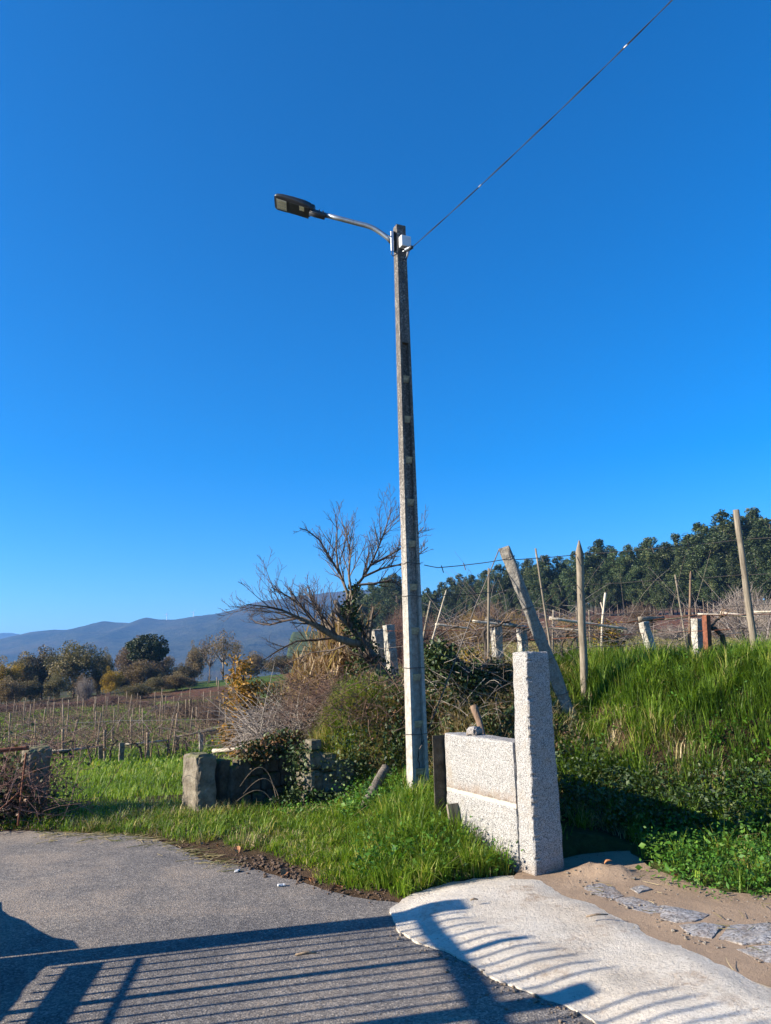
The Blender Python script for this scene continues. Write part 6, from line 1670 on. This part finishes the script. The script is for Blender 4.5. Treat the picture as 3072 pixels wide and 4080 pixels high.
# ------------------------------------------------------------------ iron railing beyond the left picture edge (its shadow lies on the road)
A0 = Vector((-2.97, 4.36, 0)); td = Vector((.13, -.99, 0)).normalized(); frz = math.atan2(td.y, td.x)
rl = empty('iron_railing', A0); rl.rotation_euler = (0, 0, frz); tag(rl, 'dark iron railing beyond the left picture edge casting bar shadows on the road', 'railing')
m = MB(); m.box(-.10, .10, -.06, .06, 0, 1.5); m.build('corner_post', M['rust'], rl, .006)
m = MB(); m.box(1.27, 1.40, -.05, .05, 0, 1.62); m.build('post', M['rust'], rl, .006)
m = MB(); m.box(.15, 2.9, -.03, .03, .49, .555); m.build('bottom_rail', M['rust'], rl, .004)
m = MB(); m.box(.15, 2.9, -.015, .015, .632, .648); m.build('lower_rail', M['rust'], rl, .003)
m = MB(); m.box(.1, 2.9, -.03, .03, 1.34, 1.40); m.build('top_rail', M['rust'], rl, .004)
for k in range(26):
    s = .145 + k * .105
    if abs(s - 1.335) < .08: continue
    thick = (k % 7 == 5); h_ = .024 if thick else .0095
    m = MB(); m.box(s - h_, s + h_, -h_, h_, .45 if not thick else 0, 1.50 + .24 * max(0, s - .25)); m.build('bar', M['rust'], rl)
bw = obj('low_wall', rough_block(3.6, .22, .44, .08, .01, 61, 4, None, .015), None, M['oldstone']); q = A0 + td * 1.9; bw.location = (q.x - .05, q.y, -.02); bw.rotation_euler = (0, 0, frz); tag(bw, 'low stone wall carrying the railing beyond the left picture edge', 'wall')
m = MB(); prof = [(-.05, .44), (.10, .41), (.2, .35), (.32, .31), (.45, .27), (.6, .23), (.75, .17), (.9, .13), (1.1, .1)]
for (s0, h0), (s1, h1_) in zip(prof[:-1], prof[1:]):
    m.hexa([-td * q + Vector((dx, 0, z)) for z, hh in ((-.02, 0), (0, 1)) for q, dx, z in (((s0, -.2, z if not hh else h0), (s0, .1, z if not hh else h0), (s1, .1, z if not hh else h1_), (s1, -.2, z if not hh else h1_)))])
rb = m.build('rubble_wall_end', M['oldstone']); rb.location = A0 - td * .2; tag(rb, 'sloping rubble wall end beyond the left picture edge', 'wall')

# ------------------------------------------------------------------ litter on the road and ramp
def leaf_me(seed, L):
    r = random.Random(seed); vs = []; k = 7
    for i in range(k + 1):
        t = i / k; w = math.sin(t * math.pi) ** .7 * L * .3
        z = math.sin(t * math.pi) * L * .18 * r.uniform(.6, 1.2)
        vs += [(t * L - L / 2, -w, z + w * .5), (t * L - L / 2, 0, z), (t * L - L / 2, w, z + w * .7)]
    fs = []
    for i in range(k):
        for j in range(2): fs.append((i * 3 + j, i * 3 + j + 1, i * 3 + j + 4, i * 3 + j + 3))
    m = MB(); m.add(vs, fs, True); return m.mesh('fallen_leaf')
M['deadleaf'] = m_plain('dead_leaf', (0.34, 0.15, 0.06), 0.7, 0, 0.35, 30, 0.3)
LM = [leaf_me(k, .085) for k in range(4)]
for l in LM: l.materials.append(M['deadleaf'])
LF = [(800, 3372, 'beside the torn earth at the road edge'), (862, 3378, 'lying on the road edge before the torn earth'), (945, 3395, 'on the torn earth'), (1225, 3540, 'standing upright at the road edge'), (1238, 3518, 'propped in the verge grass'), (1365, 3548, 'right of the upright one at the road edge'), (1130, 3490, 'caught in the verge soil'), (1090, 3245, 'on the grass before the old wall'), (2430, 3522, 'on the sand near the pillar'), (2960, 3462, 'in the clover near the right edge'), (2690, 3545, 'on the sand below the clover'), (1340, 3560, 'nearest the ramp on the verge')]
for k, (u, v, where) in enumerate(LF):
    p = ong(u, v, 3.0) if v < 3590 else onz(u, v)
    o = link(bpy.data.objects.new('fallen_leaf', LM[k % 4])); o.location = (p.x, p.y, max(p.z, sandh(p.x, p.y) if u > 2100 else 0) + .012); o.rotation_euler = (random.uniform(-.7, .7), random.uniform(-.6, .6), random.uniform(0, 6.28)); s = random.uniform(.6, 1.2); o.scale = (s, s, s)
    tag(o, 'brown fallen leaf ' + where, 'leaf', 'fallen brown leaves')
M['paper'] = m_plain('white_paper', (0.50, 0.50, 0.49), 0.8, 0, 0.08, 20, 0.2)
for k, (u, v, s, lab) in enumerate([(1120, 3532, .055, 'crumpled white paper scrap on the road beside the verge'), (945, 3475, .055, 'small white crumpled scrap by the torn earth')]):
    p = onz(u, v, 0); o = obj('paper_scrap', rough_block(s, s * .6, s * .3, s * .16, s * .12, 140 + k, 22, None, s * .1), None, M['paper']); o.location = (p.x, p.y, .002); o.rotation_euler = (0, .1, k + .4); tag(o, lab, 'paper')
# clods of torn earth along the road edge
M['soil'] = m_plain('damp_soil', (0.085, 0.055, 0.036), 0.97, 0, 0.4, 18, 1.0)
cl = [rough_block(1, 1, .7, .2, .16, 150 + k, 2.0, None, .2) for k in range(4)]
for c_ in cl: c_.materials.append(M['soil'])
def cl_pts():
    out = []
    for k in range(900):
        u = random.uniform(700, 1560) if k % 3 else random.uniform(950, 1200); e = np.interp(u, [600, 700, 800, 1000, 1180, 1320, 1450, 1555], [3335, 3372, 3420, 3458, 3510, 3548, 3575, 3592]); out.append((u, e + random.gauss(-14, 16) - (22 * random.random() if 1000 < u < 1180 else 0)))
    return out
Vs, Fs = [], []; b0 = 0
Vc = [np.array([v.co[:] for v in c_.vertices]) for c_ in cl]; Fc_ = [np.array([p.vertices[:] for p in c_.polygons]) for c_ in cl]
for k, (u, v) in enumerate(cl_pts()):
    p = onz(u, v); s = abs(random.gauss(0, .008 if not 950 < u < 1200 else .012)) + .003; a = random.uniform(0, 6.28); j = k % 4
    R2 = np.array([[math.cos(a), -math.sin(a), 0], [math.sin(a), math.cos(a), 0], [0, 0, 1]])
    Vs.append((Vc[j] * s) @ R2.T + np.array([p.x, p.y, max(0, h1(p.x, p.y)) - .005])); Fs.append(Fc_[j] + b0); b0 += len(Vc[j])
tag(obj('soil_clods', np_mesh('soil_clods', np.concatenate(Vs), np.concatenate(Fs), None, True), None, M['soil']), 'dark torn soil crumbs along the edge of the asphalt', 'soil', None, 'stuff')
# pebbles along the broken ramp edge
M['pebble'] = m_granite('pebble_stone', .14, .2, .28, 1.0, .4, (1, .95, .85), .06)
Vs, Fs = [], []; b0 = 0
for k in range(300):
    i = random.randrange(20, len(RAMP_POLY)) if k < 220 else random.randrange(8, 15); a_, b_ = Vector(RAMP_POLY[i - 1]), Vector(RAMP_POLY[i % len(RAMP_POLY)]); q = a_.lerp(b_, random.random())
    s = abs(random.gauss(0, .007)) + .003; j = k % 4; a = random.uniform(0, 6.28); off = abs(random.gauss(0, .07)) - .01
    nrm = Vector((-(b_ - a_).y, (b_ - a_).x)).normalized()
    inside = in_poly(np.array([q.x + nrm.x * .05]), np.array([q.y + nrm.y * .05]), RAMP_POLY)[0]
    q = q + nrm * (-off if inside else off)
    R2 = np.array([[math.cos(a), -math.sin(a), 0], [math.sin(a), math.cos(a), 0], [0, 0, 1]])
    Vs.append((Vc[j] * s) @ R2.T + np.array([q.x, q.y, (0.0 if k < 220 else sandh(q.x, q.y)) - .001])); Fs.append(Fc_[j] + b0); b0 += len(Vc[j])
tag(obj('ramp_gravel', np_mesh('ramp_gravel', np.concatenate(Vs), np.concatenate(Fs), None, True), None, M['pebble']), 'loose gravel crumbs along the broken edge of the concrete ramp', 'gravel', None, 'stuff')
# grit lying on the sandy earth
Vs, Fs = [], []; b0 = 0
bx = [q[0] for q in SAND_POLY]; by = [q[1] for q in SAND_POLY]
for k in range(1500):
    x, y = random.uniform(1.1, 4.2), random.uniform(3.6, 6.6)
    if not in_poly(np.array([x]), np.array([y]), SAND_POLY)[0] or in_poly(np.array([x]), np.array([y]), RAMP_POLY)[0]: continue
    s = abs(random.gauss(0, .006)) + .0025; j = k % 4; a = random.uniform(0, 6.28)
    R2 = np.array([[math.cos(a), -math.sin(a), 0], [math.sin(a), math.cos(a), 0], [0, 0, 1]])
    Vs.append((Vc[j] * s) @ R2.T + np.array([x, y, sandh(x, y) - .001])); Fs.append(Fc_[j] + b0); b0 += len(Vc[j])
tag(obj('sand_grit', np_mesh('sand_grit', np.concatenate(Vs), np.concatenate(Fs), None, True), None, M['pebble']), 'small grit and pebbles scattered over the sandy earth', 'gravel', None, 'stuff')
n = 160; X = rng.uniform(1.3, 4.2, n); Y = rng.uniform(3.8, 6.4, n); ok = in_poly(X, Y, SAND_POLY); X, Y = X[ok], Y[ok]; n = len(X)
P0 = np.c_[X, Y, [sandh(a, b) + .012 for a, b in zip(X, Y)]]; a = rng.uniform(0, 6.28, n); L_ = rng.uniform(.02, .13, n); P2 = P0 + np.c_[np.cos(a) * L_, np.sin(a) * L_, np.abs(rng.normal(0, .008, n))]
tag(obj('sand_straw', vmesh('sand_straw', strands(P0, (P0 + P2) / 2 + np.c_[rng.normal(0, .008, (n, 2)), np.zeros(n)], P2, .0025, .0012, 3), M['grass_dry'])), 'dead stalks strewn over the sandy earth', 'straw', None, 'stuff')
# straw and twigs blown on the road edge
n = 260; U = rng.uniform(120, 900, n); E = np.interp(U, [0, 420, 600, 700, 900], [3312, 3322, 3335, 3372, 3440]) + np.abs(rng.normal(0, 22, n)) - 6
P0 = np.array([np.array(onz(u, e, .006)) for u, e in zip(U, E)]); a = rng.normal(.1, .6, n); L_ = rng.uniform(.03, .22, n)
P2 = P0 + np.c_[np.cos(a) * L_, np.sin(a) * L_, np.abs(rng.normal(0, .01, n))]
tag(obj('road_straw', vmesh('road_straw', strands(P0, (P0 + P2) / 2 + np.c_[rng.normal(0, .01, (n, 2)), np.zeros(n)], P2, .003, .0015, 3), M['grass_dry'])), 'loose straw and twigs blown onto the road edge', 'straw', None, 'stuff')
for k, (u, v, L_, lab) in enumerate([(2380, 3648, .14, 'short brown twig lying on the concrete ramp'), (1890, 3585, .05, 'tiny dark bark chip on the concrete ramp'), (1220, 3800, .12, 'thin straw stalk lying on the shaded road')]):
    p = onz(u, v, .085 if u > 1600 else .005); m = MB(); m.tube([(-L_ / 2, 0, 0), (0, .01, .004), (L_ / 2, 0, 0)], [.006, .007, .004], 6); o = m.build('twig', M['wood_stake']); o.location = p; o.rotation_euler = (0, 0, .2); tag(o, lab, 'twig')
